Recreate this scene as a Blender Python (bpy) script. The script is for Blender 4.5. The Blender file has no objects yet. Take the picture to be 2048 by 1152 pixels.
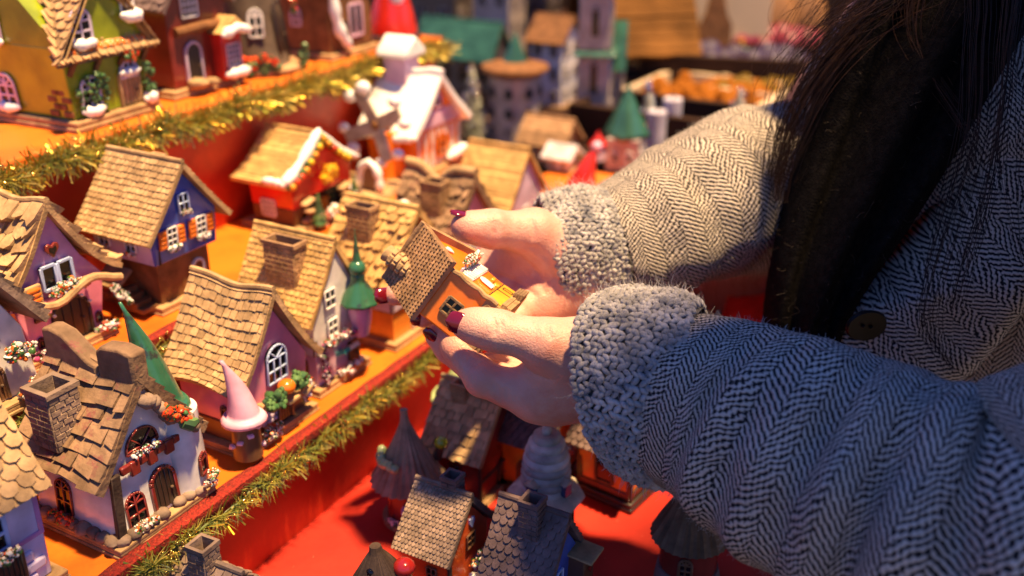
import bpy, bmesh, math, random
import numpy as np
from mathutils import Vector, Matrix, noise
random.seed(7)
R = math.radians
SC = bpy.context.scene
COL = SC.collection

# ---------------------------------------------------------------- camera
PITCH = R(24.0)
cam = bpy.data.cameras.new('camera')
cam.lens, cam.sensor_width, cam.clip_start, cam.clip_end = 35.0, 36.0, 0.01, 60.0
cam_o = bpy.data.objects.new('camera', cam); COL.objects.link(cam_o)
cam_o.rotation_euler = (R(90) - PITCH, 0, 0)
cam.dof.use_dof = True
cam.dof.focus_distance, cam.dof.aperture_fstop = 0.562, 4.2
SC.camera = cam_o

# ---------------------------------------------------------------- light
SUN_DIR = Vector((0.21, -0.09, 0.95)).normalized()        # towards the light
w = bpy.data.worlds.new('World'); SC.world = w; w.use_nodes = True
wn = w.node_tree.nodes; wl = w.node_tree.links
sky = wn.new('ShaderNodeTexSky'); sky.sky_type = 'NISHITA'; sky.sun_disc = False
sky.sun_elevation = math.asin(SUN_DIR.z); sky.sun_rotation = math.atan2(SUN_DIR.x, SUN_DIR.y)
sky.air_density = 2.0; sky.dust_density = 0.2; sky.ozone_density = 6.0
tint = wn.new('ShaderNodeMix'); tint.data_type = 'RGBA'; tint.blend_type = 'MULTIPLY'; tint.inputs[0].default_value = 1.0; tint.inputs[7].default_value = (.54, .72, 1.42, 1)
wl.new(sky.outputs[0], tint.inputs[6]); wl.new(tint.outputs[2], wn['Background'].inputs[0]); wn['Background'].inputs[1].default_value = 0.034
sd = bpy.data.lights.new('sun', 'SUN'); sd.energy = 5.0; sd.angle = R(3.5); sd.color = (1.0, 0.67, 0.32)
so = bpy.data.objects.new('sun', sd); COL.objects.link(so)
so.rotation_euler = SUN_DIR.to_track_quat('Z', 'Y').to_euler()
vs = SC.view_settings
vs.view_transform = 'Standard'; vs.look = 'None'; vs.gamma = 1.0; vs.exposure = 1.38; vs.use_curve_mapping = False
SC.cycles.use_denoising = True
SC.cycles.max_bounces = 8

# ---------------------------------------------------------------- places: a photo pixel read at a depth, or on a level
FX = 2048 * 35 / 36.0
FW = Vector((0, math.cos(PITCH), -math.sin(PITCH))); DN = Vector((0, -math.sin(PITCH), -math.cos(PITCH)))
def at(u, v, d): return (FW + Vector((1, 0, 0)) * ((u - 1024) / FX) + DN * ((v - 576) / FX)) * d
def onz(u, v, z):
    r = at(u, v, 1.0); return r * (z / r.z)
SV = Vector((0.483, 0.8756, 0)).normalized(); LV = Vector((-SV.y, SV.x, 0))   # along the stall, and into it
def sl(s, l, z): return SV * s + LV * l + Vector((0, 0, z))
ZA, ZB, ZC, ZD = -0.19, -0.30, -0.36, -0.435
YAW = -28.9

# ---------------------------------------------------------------- materials
MATS = {}
def mat(name, col, rough=0.5, var=0.25, scale=60, bump=0.15, bscale=300, metal=0.0, island=0.0, ramp=None, sheen=0.0, sss=0.0, coat=0.0, stain=None, bdist=0.001, spec=0.5, stain_at=(0.55, 0.7), speck=None):
    if name in MATS: return MATS[name]
    m = bpy.data.materials.new(name); m.use_nodes = True; MATS[name] = m
    nt = m.node_tree; N = nt.nodes; L = nt.links; b = N['Principled BSDF']
    tc = N.new('ShaderNodeTexCoord')
    nz = N.new('ShaderNodeTexNoise'); nz.inputs['Scale'].default_value = scale; nz.inputs['Detail'].default_value = 6
    L.new(tc.outputs['Object'], nz.inputs['Vector'])
    def mix(a, c, f):
        x = N.new('ShaderNodeMix'); x.data_type = 'RGBA'
        for v, s in ((a, x.inputs[6]), (c, x.inputs[7])):
            if isinstance(v, tuple): s.default_value = (*v, 1)
            else: L.new(v, s)
        if isinstance(f, float): x.inputs[0].default_value = f
        else: L.new(f, x.inputs[0])
        return x.outputs[2]
    if ramp:
        g = N.new('ShaderNodeNewGeometry'); cr = N.new('ShaderNodeValToRGB'); cr.color_ramp.interpolation = 'CONSTANT'
        e = cr.color_ramp.elements
        while len(e) < len(ramp): e.new(0.5)
        for i, c in enumerate(ramp): e[i].position = i / len(ramp); e[i].color = (*c, 1)
        L.new(g.outputs['Random Per Island'], cr.inputs[0]); out = cr.outputs[0]
        if var: 
            mr = N.new('ShaderNodeMapRange'); L.new(nz.outputs[0], mr.inputs[0]); mr.inputs[1].default_value = .3; mr.inputs[2].default_value = .7
            mr.inputs[3].default_value = 0; mr.inputs[4].default_value = var; out = mix(out, (0.02, 0.02, 0.02), mr.outputs[0])
    else:
        lo = tuple(c * (1 - var) for c in col); hi = tuple(min(1, c * (1 + var)) for c in col)
        mr = N.new('ShaderNodeMapRange'); L.new(nz.outputs[0], mr.inputs[0]); mr.inputs[1].default_value = .32; mr.inputs[2].default_value = .68
        out = mix(lo, hi, mr.outputs[0])
        if island:
            g = N.new('ShaderNodeNewGeometry'); hs = N.new('ShaderNodeHueSaturation'); m2 = N.new('ShaderNodeMapRange')
            m2.inputs[3].default_value = 1 - island; m2.inputs[4].default_value = 1 + island
            L.new(g.outputs['Random Per Island'], m2.inputs[0]); L.new(m2.outputs[0], hs.inputs['Value']); L.new(out, hs.inputs['Color']); out = hs.outputs[0]
    if stain:
        n2 = N.new('ShaderNodeTexNoise'); n2.inputs['Scale'].default_value = scale * 0.8; n2.inputs['Detail'].default_value = 8; n2.inputs['Roughness'].default_value = .7
        L.new(tc.outputs['Object'], n2.inputs['Vector']); mr = N.new('ShaderNodeMapRange'); L.new(n2.outputs[0], mr.inputs[0])
        mr.inputs[1].default_value, mr.inputs[2].default_value = stain_at; out = mix(out, stain, mr.outputs[0])
    if speck:
        n3 = N.new('ShaderNodeTexVoronoi'); n3.inputs['Scale'].default_value = speck[1]; L.new(tc.outputs['Object'], n3.inputs['Vector']); mr = N.new('ShaderNodeMapRange'); L.new(n3.outputs['Distance'], mr.inputs[0]); mr.inputs[1].default_value, mr.inputs[2].default_value, mr.inputs[3].default_value, mr.inputs[4].default_value = speck[2], speck[2] * .6, 0, .8; out = mix(out, speck[0], mr.outputs[0])
    L.new(out, b.inputs['Base Color'])
    b.inputs['Roughness'].default_value = rough; b.inputs['Metallic'].default_value = metal
    b.inputs['Specular IOR Level'].default_value = spec
    if sheen: b.inputs['Sheen Weight'].default_value = sheen; b.inputs['Sheen Roughness'].default_value = .4
    if coat: b.inputs['Coat Weight'].default_value = coat; b.inputs['Coat Roughness'].default_value = .12
    if sss:
        b.inputs['Subsurface Weight'].default_value = sss; b.inputs['Subsurface Radius'].default_value = (.8, .3, .15); b.inputs['Subsurface Scale'].default_value = .006
    if bump:
        nb = N.new('ShaderNodeTexNoise'); nb.inputs['Scale'].default_value = bscale; nb.inputs['Detail'].default_value = 5
        L.new(tc.outputs['Object'], nb.inputs['Vector']); bp = N.new('ShaderNodeBump'); bp.inputs['Strength'].default_value = bump; bp.inputs['Distance'].default_value = bdist
        L.new(nb.outputs[0], bp.inputs['Height']); L.new(bp.outputs[0], b.inputs['Normal'])
    return m
def glaze(name, col, **k):
    a = dict(rough=.22, var=.26, scale=45, bump=.25, bscale=110, coat=.35); a.update(k); return mat(name, col, **a)
def clay(name, col, **k):
    a = dict(rough=.85, var=.3, scale=90, bump=.5, bscale=500, island=.26, spec=.2, stain=tuple(c * .45 for c in col), stain_at=(.56, .78)); a.update(k); return mat(name, col, **a)
TAN = clay('clay_tan', (.41, .265, .135)); TAN2 = clay('clay_brown', (.32, .19, .10)); GREYC = clay('clay_grey_brown', (.235, .165, .125))
DARKC = clay('clay_dark', (.11, .07, .045)); YEL = clay('clay_yellow', (.50, .31, .12)); ROUGHC = clay('clay_rosy', (.225, .14, .085), stain=(.21, .075, .07), stain_at=(.56, .66), bump=1.0, bscale=260)
CREAM = clay('clay_cream', (.46, .40, .31)); PLUMC = clay('clay_plum', (.155, .105, .10), island=.10)
BASEC = clay('clay_base', (.36, .225, .11), island=0); THATCH = clay('thatch', (.27, .19, .12)); THATCHD = clay('thatch_dark', (.13, .085, .055)); BLUEGREY = clay('clay_bluegrey', (.48, .48, .46))
WHITE = glaze('glaze_white', (.74, .70, .70)); LILAC = glaze('glaze_lilac', (.60, .50, .66)); PINK = glaze('glaze_pink', (.72, .24, .36), stain=(.50, .24, .50), stain_at=(.56, .72), scale=30)
PURP = glaze('glaze_purple', (.50, .23, .46)); BLUE = glaze('glaze_blue', (.05, .10, .46)); RED = glaze('glaze_red', (.62, .03, .02)); DRED = glaze('glaze_dark_red', (.19, .025, .018))
ORANGE = glaze('glaze_orange', (.80, .19, .014)); YELLOW = glaze('glaze_yellow', (.74, .37, .03)); GREEN = glaze('glaze_green', (.03, .125, .07), stain=(.03, .035, .035), stain_at=(.52, .60), scale=60)
LIME = glaze('glaze_lime', (.25, .31, .015)); PANE = mat('dark_pane', (.006, .006, .009), rough=.12, var=.1, bump=0); LAVW = glaze('glaze_pale_blue', (.40, .50, .78))
WFR = glaze('paint_white', (.78, .76, .76), bump=.1); BRN = glaze('glaze_brown', (.13, .06, .03), rough=.4); BLACKB = glaze('glaze_black_brown', (.035, .022, .017), rough=.35)
TIMB = clay('timber', (.055, .036, .028), island=0, rough=.6); SNOW = mat('snow_white', (.86, .86, .86), rough=.45, var=.04, bump=.3, bscale=150, coat=.2)
GOLDW = glaze('glaze_amber', (.60, .22, .03)); BROWNW = clay('clay_wall_brown', (.20, .09, .035), island=0, rough=.55); MAUVE = glaze('glaze_mauve', (.66, .42, .56), coat=.15, rough=.35)
FLO = mat('flower_mix', None, rough=.35, var=.2, ramp=[(.75, .72, .68), (.62, .08, .02), (.75, .70, .66), (.05, .14, .03), (.70, .18, .03), (.04, .12, .04), (.78, .74, .70)], bump=0)
FLW = mat('flower_white', None, rough=.35, var=.2, ramp=[(.78, .76, .78), (.78, .74, .76), (.04, .10, .03), (.48, .07, .05), (.8, .78, .8), (.05, .12, .05)], bump=0)
FLP = mat('flower_pink', None, rough=.35, var=.2, ramp=[(.78, .74, .75), (.50, .06, .22), (.03, .03, .03), (.78, .7, .7), (.25, .05, .12), (.03, .06, .03)], bump=0)
FLR = mat('flower_red', None, rough=.3, var=.1, ramp=[(.62, .04, .01), (.7, .10, .02), (.06, .16, .05)], bump=0)
LEAF = mat('leaf_green', None, rough=.45, var=.3, ramp=[(.06, .16, .05), (.12, .24, .08), (.04, .10, .04)], bump=0)
GLD = mat('yellow_bead', (.80, .45, .02), rough=.25, var=.1, bump=0, coat=.3)

# ---------------------------------------------------------------- mesh helper
class MB:
    def __init__(s): s.v = []; s.f = []; s.uv = None
    def add(s, pts, faces, M=None):
        o = len(s.v)
        s.v += [tuple(M @ Vector(p)) for p in pts] if M is not None else [tuple(p) for p in pts]
        s.f += [tuple(i + o for i in f) for f in faces]; return s
    def box(s, c, d, M=None, taper=1.0, rot=None):
        x, y, z = d[0] / 2, d[1] / 2, d[2] / 2; t = taper
        P = [Vector(p) for p in ((-x, -y, -z), (x, -y, -z), (x, y, -z), (-x, y, -z), (-x * t, -y * t, z), (x * t, -y * t, z), (x * t, y * t, z), (-x * t, y * t, z))]
        if rot is not None: P = [rot @ p for p in P]
        return s.add([p + Vector(c) for p in P], [(3, 2, 1, 0), (4, 5, 6, 7), (0, 1, 5, 4), (1, 2, 6, 5), (2, 3, 7, 6), (3, 0, 4, 7)], M)
    def bar(s, a, b, wd, th, up=(0, 0, 1), M=None):
        a, b, up = Vector(a), Vector(b), Vector(up); x = (b - a); L = x.length; x.normalize(); y = up.cross(x).normalized(); z = x.cross(y)
        return s.box((a + b) / 2, (L, wd, th), M, rot=Matrix((x, y, z)).transposed())
    def prism(s, poly, z0, z1, M=None):            # poly counter-clockwise seen from +z
        n = len(poly)
        return s.add([(p[0], p[1], z0) for p in poly] + [(p[0], p[1], z1) for p in poly],
                     [tuple(range(n))[::-1], tuple(range(n, 2 * n))] + [(i, (i + 1) % n, n + (i + 1) % n, n + i) for i in range(n)], M)
    def tube(s, path, rad, n=8, M=None, cap=True, squash=None):
        path = [Vector(p) for p in path]; m = len(path); rad = [rad] * m if isinstance(rad, (int, float)) else rad
        P = []; u = None
        for i, p in enumerate(path):
            t = (path[min(i + 1, m - 1)] - path[max(i - 1, 0)]).normalized()
            if u is None: u = t.orthogonal().normalized()
            u = (u - t * u.dot(t)).normalized(); v = t.cross(u)
            for k in range(n):
                a = 2 * math.pi * k / n; P.append(p + (u * math.cos(a) + v * math.sin(a)) * rad[i])
        F = [(i * n + k, i * n + (k + 1) % n, (i + 1) * n + (k + 1) % n, (i + 1) * n + k) for i in range(m - 1) for k in range(n)]
        if cap: F += [tuple(range(n))[::-1], tuple(range((m - 1) * n, m * n))]
        return s.add(P, F, M)
    def lathe(s, prof, n=24, M=None, wob=0.0, poly=False):
        P = []; m = len(prof); ph = random.random() * 6
        for i, (r, z) in enumerate(prof):
            for k in range(n):
                a = 2 * math.pi * k / n; rr = r * (1 + wob * math.sin(3 * a + ph + i)); P.append((rr * math.cos(a), rr * math.sin(a), z))
        F = [(i * n + k, i * n + (k + 1) % n, (i + 1) * n + (k + 1) % n, (i + 1) * n + k) for i in range(m - 1) for k in range(n)]
        F += [tuple(range(n))[::-1], tuple(range((m - 1) * n, m * n))]
        return s.add(P, F, M)
    def ball(s, c, r, M=None, nu=8, nv=5, sq=(1, 1, 1), wob=0.0, rot=None):
        c = Vector(c); P = [(0, 0, -1)]; 
        for j in range(1, nv):
            t = math.pi * j / nv
            for k in range(nu): a = 2 * math.pi * k / nu; P.append((math.sin(t) * math.cos(a), math.sin(t) * math.sin(a), -math.cos(t)))
        P.append((0, 0, 1)); P = [Vector((p[0] * sq[0], p[1] * sq[1], p[2] * sq[2])) * r * (1 + wob * (random.random() - .5)) for p in P]
        if rot is not None: P = [rot @ p for p in P]
        n = len(P) - 1; F = [(0, 1 + (k + 1) % nu, 1 + k) for k in range(nu)]
        for j in range(nv - 2):
            for k in range(nu): a = 1 + j * nu + k; b = 1 + j * nu + (k + 1) % nu; F.append((a, b, b + nu, a + nu))
        o = 1 + (nv - 2) * nu; F += [(n, o + k, o + (k + 1) % nu) for k in range(nu)]
        return s.add([c + p for p in P], F, M)
    def build(s, name, m, parent=None, smooth=True, bevel=0.0, seg=2, subd=0, uvs=None, angle=40):
        me = bpy.data.meshes.new(name); me.from_pydata(s.v, [], s.f); me.materials.append(m)
        if smooth:
            me.polygons.foreach_set('use_smooth', [True] * len(me.polygons))
            if angle and angle < 180: me.set_sharp_from_angle(angle=R(angle))
        if uvs is not None:
            ul = me.uv_layers.new(name='UVMap'); ids = np.empty(len(me.loops), dtype=np.int32); me.loops.foreach_get('vertex_index', ids)
            ul.data.foreach_set('uv', np.asarray(uvs, dtype=np.float32)[ids].ravel())
        me.update()
        o = bpy.data.objects.new(name, me); COL.objects.link(o)
        if parent is not None: o.parent = parent
        if bevel:
            b = o.modifiers.new('bevel', 'BEVEL'); b.width = bevel; b.segments = seg; b.limit_method = 'ANGLE'; b.angle_limit = R(35); b.harden_normals = False
        if subd:
            b = o.modifiers.new('subd', 'SUBSURF'); b.levels = subd; b.render_levels = subd
        return o
def thing(name, label, cat, loc=(0, 0, 0), rz=0.0, group=None, rot=None):
    o = bpy.data.objects.new(name, None); COL.objects.link(o); o.empty_display_size = .02
    o.location = loc
    if rot is not None: o.rotation_euler = rot.to_euler()
    else: o.rotation_euler = (0, 0, R(rz))
    o['label'] = label; o['category'] = cat
    if group: o['group'] = group
    return o
def tag(o, label, cat, group=None, kind=None):
    if kind: o['kind'] = kind
    if label: o['label'] = label; o['category'] = cat
    if group: o['group'] = group
    return o
def T(x, y, z): return Matrix.Translation((x, y, z))
def jit(a): return (random.random() * 2 - 1) * a
# ---------------------------------------------------------------- setting and the display stand
g = MB(); g.box((0, 8, -1.47), (60, 60, .04)); gr = g.build('ground', mat('paving', (.06, .055, .055), rough=.9, scale=6, bscale=40), smooth=False); gr['kind'] = 'structure'
WOODM = mat('orange_paint', (.66, .155, .012), rough=.42, var=.18, scale=9, bump=.2, bscale=60, stain=(.46, .075, .008), stain_at=(.5, .68), speck=((.75, .42, .16), 130, .05))
REDP = mat('red_paint', (.50, .034, .008), rough=.45, var=.3, scale=14, bump=.35, bscale=50, stain=(.36, .015, .006), stain_at=(.5, .7))
REDC = mat('red_cloth_paint', (.48, .020, .008), rough=.6, var=.25, scale=16, stain=(.36, .012, .005), stain_at=(.5, .7), speck=((.7, .3, .2), 150, .05), bump=.2, bscale=120)
TRIM = mat('red_flock', (.30, .018, .008), rough=.95, var=.5, scale=500, bump=1.0, bscale=900, stain=(.5, .12, .03), stain_at=(.6, .66), bdist=.002)
stand = thing('display_stand', 'stepped orange and red wooden display stand carrying rows of pottery houses', 'display stand', sl(.4, .5, -1.45), YAW + 90)
SI = Matrix.LocRotScale(stand.location, stand.rotation_euler, None).inverted()
def plank(name, m, s0, s1, l0, l1, z0, z1, bev=.002):
    b = MB(); P = [SI @ sl(s, l, z) for z in (z0, z1) for (s, l) in ((s0, l0), (s1, l0), (s1, l1), (s0, l1))]
    b.add(P, [(3, 2, 1, 0), (4, 5, 6, 7), (0, 1, 5, 4), (1, 2, 6, 5), (2, 3, 7, 6), (3, 0, 4, 7)])
    b.f = [f[::-1] for f in b.f] if (Vector(b.v[1]) - Vector(b.v[0])).cross(Vector(b.v[3]) - Vector(b.v[0])).z < 0 else b.f
    return b.build(name, m, stand, smooth=False, bevel=bev)
SA, SB_, SCC = .925, .90, 1.06
plank('tread', WOODM, -.1, SA, .595, .95, ZA - .016, ZA)
plank('riser', REDP, -.1, SA, .607, .62, ZB, ZA - .016, 0)
plank('tread', WOODM, -.1, SB_, .492, .625, ZB - .016, ZB)
plank('riser', REDP, -.1, SB_, .502, .515, ZC, ZB - .016, 0)
plank('tread', WOODM, -.1, SCC, .393, .52, ZC - .016, ZC)
plank('riser', REDP, -.1, SCC, .400, .413, ZD, ZC - .016, 0)
plank('counter', REDC, -.1, SCC, .075, .42, ZD - .02, ZD, .003)
plank('counter_front', REDP, -.1, SCC, .085, .10, -1.45, ZD - .02, 0)
# flocked trim stapled along the front edges
def trim(l, z, s1):
    b = MB(); n = 160; rows = []
    for i in range(n + 1):
        s = -.1 + (s1 + .1) * i / n; q = .0065 + .002 * noise.noise((s * 40, l, 0)) 
        rows += [SI @ sl(s, l + q, z + .0012), SI @ sl(s, l - .0015, z + .0014), SI @ sl(s, l - .0018, z - .013 - .002 * noise.noise((s * 50, l, 3)))]
    b.add(rows, [f for i in range(n) for f in ((3 * i + 1, 3 * i, 3 * i + 3, 3 * i + 4), (3 * i + 2, 3 * i + 1, 3 * i + 4, 3 * i + 5))])
    o = b.build('edge_trim', TRIM, stand, smooth=True); md = o.modifiers.new('sol', 'SOLIDIFY'); md.thickness = .001; return o
trim(.393, ZC, SCC); trim(.492, ZB, SB_)

ft = thing('display_table', 'dark cloth covered table behind the stand, under the green roofed pottery buildings', 'table', sl(1.64, .485, -1.45), YAW + 90)
b = MB(); b.box((0, .20, 1.06), (1.13, .86, .06)); b.build('table_cloth', mat('dark_cloth', (.03, .014, .011), rough=.95, var=.4, scale=30, spec=.05), ft, bevel=.01); b = MB()
for sx in (-.5, .5):
    for sy in (-.1, .5): b.box((sx, sy, .515), (.05, .05, 1.03))
b.build('trestle_leg', mat('dark_cloth', None), ft)
# unseen canvas added to block the sun, edge shaped to shade near sleeve and coat
aw = thing('added_shade_canvas', 'plain canvas awning stretched over the customer side of the stall', 'shade canvas', (0, 0, .9), 0)
AW = []
for x, y in ((-.45, .30), (-.22, .405), (-.05, .440), (.04, .468), (.10, .504), (.25, .66), (.48, .82)):
    p = Vector((x, y, -.27)); AW.append(p + SUN_DIR * ((.9 - p.z) / SUN_DIR.z))
nv = Vector((.45, -.89, 0)); q = AW + [AW[-1] + nv * .75 + Vector((0, 0, -.1)), AW[0] + nv * .75 + Vector((0, 0, -.1))]
b = MB(); na = len(AW); b.add([p - aw.location for p in AW] + [p + nv * .75 - aw.location + Vector((0, 0, -.1)) for p in AW], [(i, i + 1, na + i + 1, na + i) for i in range(na - 1)]); co = b.build('canvas', mat('canvas', (.10, .10, .11), rough=.9), aw); md = co.modifiers.new('sol', 'SOLIDIFY'); md.thickness = .004
b = MB()
for p in (AW[0], AW[-1]): b.tube([p - aw.location + Vector((0, 0, .004)), p - aw.location + nv * .8 + Vector((0, 0, -.11))], .012, 8)
b.tube([p - aw.location for p in AW], .010, 8); b.build('rail', mat('dark_metal', (.05, .05, .05), rough=.4, metal=.8), aw)
# ---------------------------------------------------------------- parts of pottery houses, each in a wall frame (x right, y up, z out)
def frame_m(o, right, up):
    right, up = Vector(right).normalized(), Vector(up); n = right.cross(up).normalized(); up = n.cross(right)
    return Matrix.Translation(o) @ Matrix((right, up, n)).transposed().to_4x4()
def arch_pts(w, h, n=10, y0=0.0):
    r = w / 2; return [(-r, y0), (r, y0)] + [(r * math.cos(math.pi * i / n), h - r + r * math.sin(math.pi * i / n)) for i in range(n + 1)]
def win(M, w, h, par, fm=None, arch=False, nx=2, ny=2, fw=.0016, th=.0016, name='window', surround=None):
    fm = fm or WFR; f = MB()
    pts = arch_pts(w, h) if arch else [(-w / 2, 0), (w / 2, 0), (w / 2, h), (-w / 2, h)]
    n = len(pts)
    for i in range(n):
        a, b = pts[i], pts[(i + 1) % n]
        if (a[0] - b[0]) ** 2 + (a[1] - b[1]) ** 2 < 1e-10: continue
        f.bar((a[0], a[1], th / 2), (b[0], b[1], th / 2), fw, th)
    hs = h - w / 2 if arch else h
    for i in range(1, nx): x = -w / 2 + w * i / nx; f.bar((x, 0, th / 2), (x, h if arch and nx == 2 else hs, th / 2), fw * .8, th * .85)
    for j in range(1, ny): y = hs * j / ny; f.bar((-w / 2, y, th / 2), (w / 2, y, th / 2), fw * .8, th * .8)
    if arch:
        f.bar((-w / 2, hs, th / 2), (w / 2, hs, th / 2), fw * .8, th * .8)
        for a in (45, 135): f.bar((0, hs, th / 2), (w / 2 * math.cos(R(a)), hs + w / 2 * math.sin(R(a)), th / 2), fw * .7, th * .75)
    f.v = [tuple(M @ Vector(p)) for p in f.v]
    fo = f.build(name, fm, par, bevel=.0003, seg=1)
    p = MB(); p.prism(pts, -.002, .0004, M); p.build('pane', PANE, fo, smooth=False)
    return fo
def shutters(M, w, h, par, m, sw=None):
    sw = sw or w * .5
    for sx in (-1, 1):
        b = MB(); x0 = sx * (w / 2 + sw / 2 + .0008); b.box((x0, h / 2, .0008), (sw, h, .0018), M)
        for k in range(4): b.box((x0, h * (k + .5) / 4, .0019), (sw * .75, h * .15, .0008), M)
        b.build('shutter', m, par, bevel=.0003, seg=1)
def door(M, w, h, par, m=None, arch=True, fm=None, planks=5, studs=False):
    m = m or BRN; d = MB(); pts = arch_pts(w, h) if arch else [(-w / 2, 0), (w / 2, 0), (w / 2, h), (-w / 2, h)]
    d.prism(pts, -.002, .0007, M)
    for i in range(planks):
        x = -w / 2 + w * (i + .5) / planks; hh = h if not arch else h - w / 2 + math.sqrt(max(0, (w / 2) ** 2 - x * x)); d.box((x, hh / 2, .0009), (w / planks * .82, hh * .97, .0009), M)
    do = d.build('door', m, par, bevel=.0002, seg=1)
    f = MB(); n = len(pts)
    for i in range(1, n): 
        a, b = pts[i], pts[(i + 1) % n]
        if (a[0] - b[0]) ** 2 + (a[1] - b[1]) ** 2 > 1e-10: f.bar((a[0], a[1], .001), (b[0], b[1], .001), .0022, .0028, M=M)
    f.build('door_frame', fm or m, do, bevel=.0004, seg=1)
    k = MB(); k.ball((w * .28, h * .42, .0022), .0011, M); k.build('knob', DARKC, do)
    if studs:
        s = MB()
        for i in range(1, n, 2): s.ball((pts[i][0] * 1.05, pts[i][1] + .0006, .003), .0014, M)
        s.build('studs', WFR, do)
    return do
def flowers(M, par, n=40, rx=.01, ry=.004, rz=.003, r=.0014, m=None, name='flowers', lobes=True):
    b = MB()
    for i in range(n):
        a = random.random() * 6.283; q = math.sqrt(random.random()); c = (rx * q * math.cos(a), ry * q * math.sin(a), rz * random.random() + .0006); rr = r * random.uniform(.65, 1.25)
        if random.random() < .5:
            b.ball(c, rr, M, 7, 4, wob=.3)
        else:
            for k in range(4): 
                t = k * 1.571 + a; p = (c[0] + rr * .6 * math.cos(t), c[1] + rr * .6 * math.sin(t), c[2]); b.ball(p, rr * .55, M, 5, 3)
    return b.build(name, m or FLO, par)
def strip(M, a, b, par, m, wd=.003, th=.0016, name='timber'):
    s = MB(); s.bar((a[0], a[1], th / 2 - .0005), (b[0], b[1], th / 2 - .0005), wd, th, M=M); return s
def timbers(M, lines, par, m=None, wd=.003, th=.0016, name='timber_frame'):
    s = MB()
    for i, (a, b) in enumerate(lines): s.bar((a[0], a[1], th / 2 - .0004 + i * .00007), (b[0], b[1], th / 2 - .0004 + i * .00007), wd, th, M=M)
    return s.build(name, m or TIMB, par, bevel=.0004, seg=1)
def snowblob(path, par, r=.005, n=None, name='snow', M=None):
    b = MB(); n = n or 9; path = [Vector(p) for p in path]; 
    P = []; 
    for i in range(n + 1):
        t = i / n * (len(path) - 1); k = min(int(t), len(path) - 2); P.append(path[k].lerp(path[k + 1], t - k))
    rad = [r * (.55 if i in (0, n) else random.uniform(.8, 1.25)) for i in range(n + 1)]
    b.tube(P, rad, 10, M)
    b.ball(P[0], rad[0] * 1.05, M, 10, 6); b.ball(P[-1], rad[-1] * 1.05, M, 10, 6)
    return b.build(name, SNOW, par, angle=180)
def stone_row(pts, par, r=.005, m=None, name='stones'):
    b = MB()
    for p in pts: b.ball(p, r * random.uniform(.8, 1.2), None, 9, 6, (1, 1, .75), .25)
    return b.build(name, m or GREYC, par, angle=60)
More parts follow.
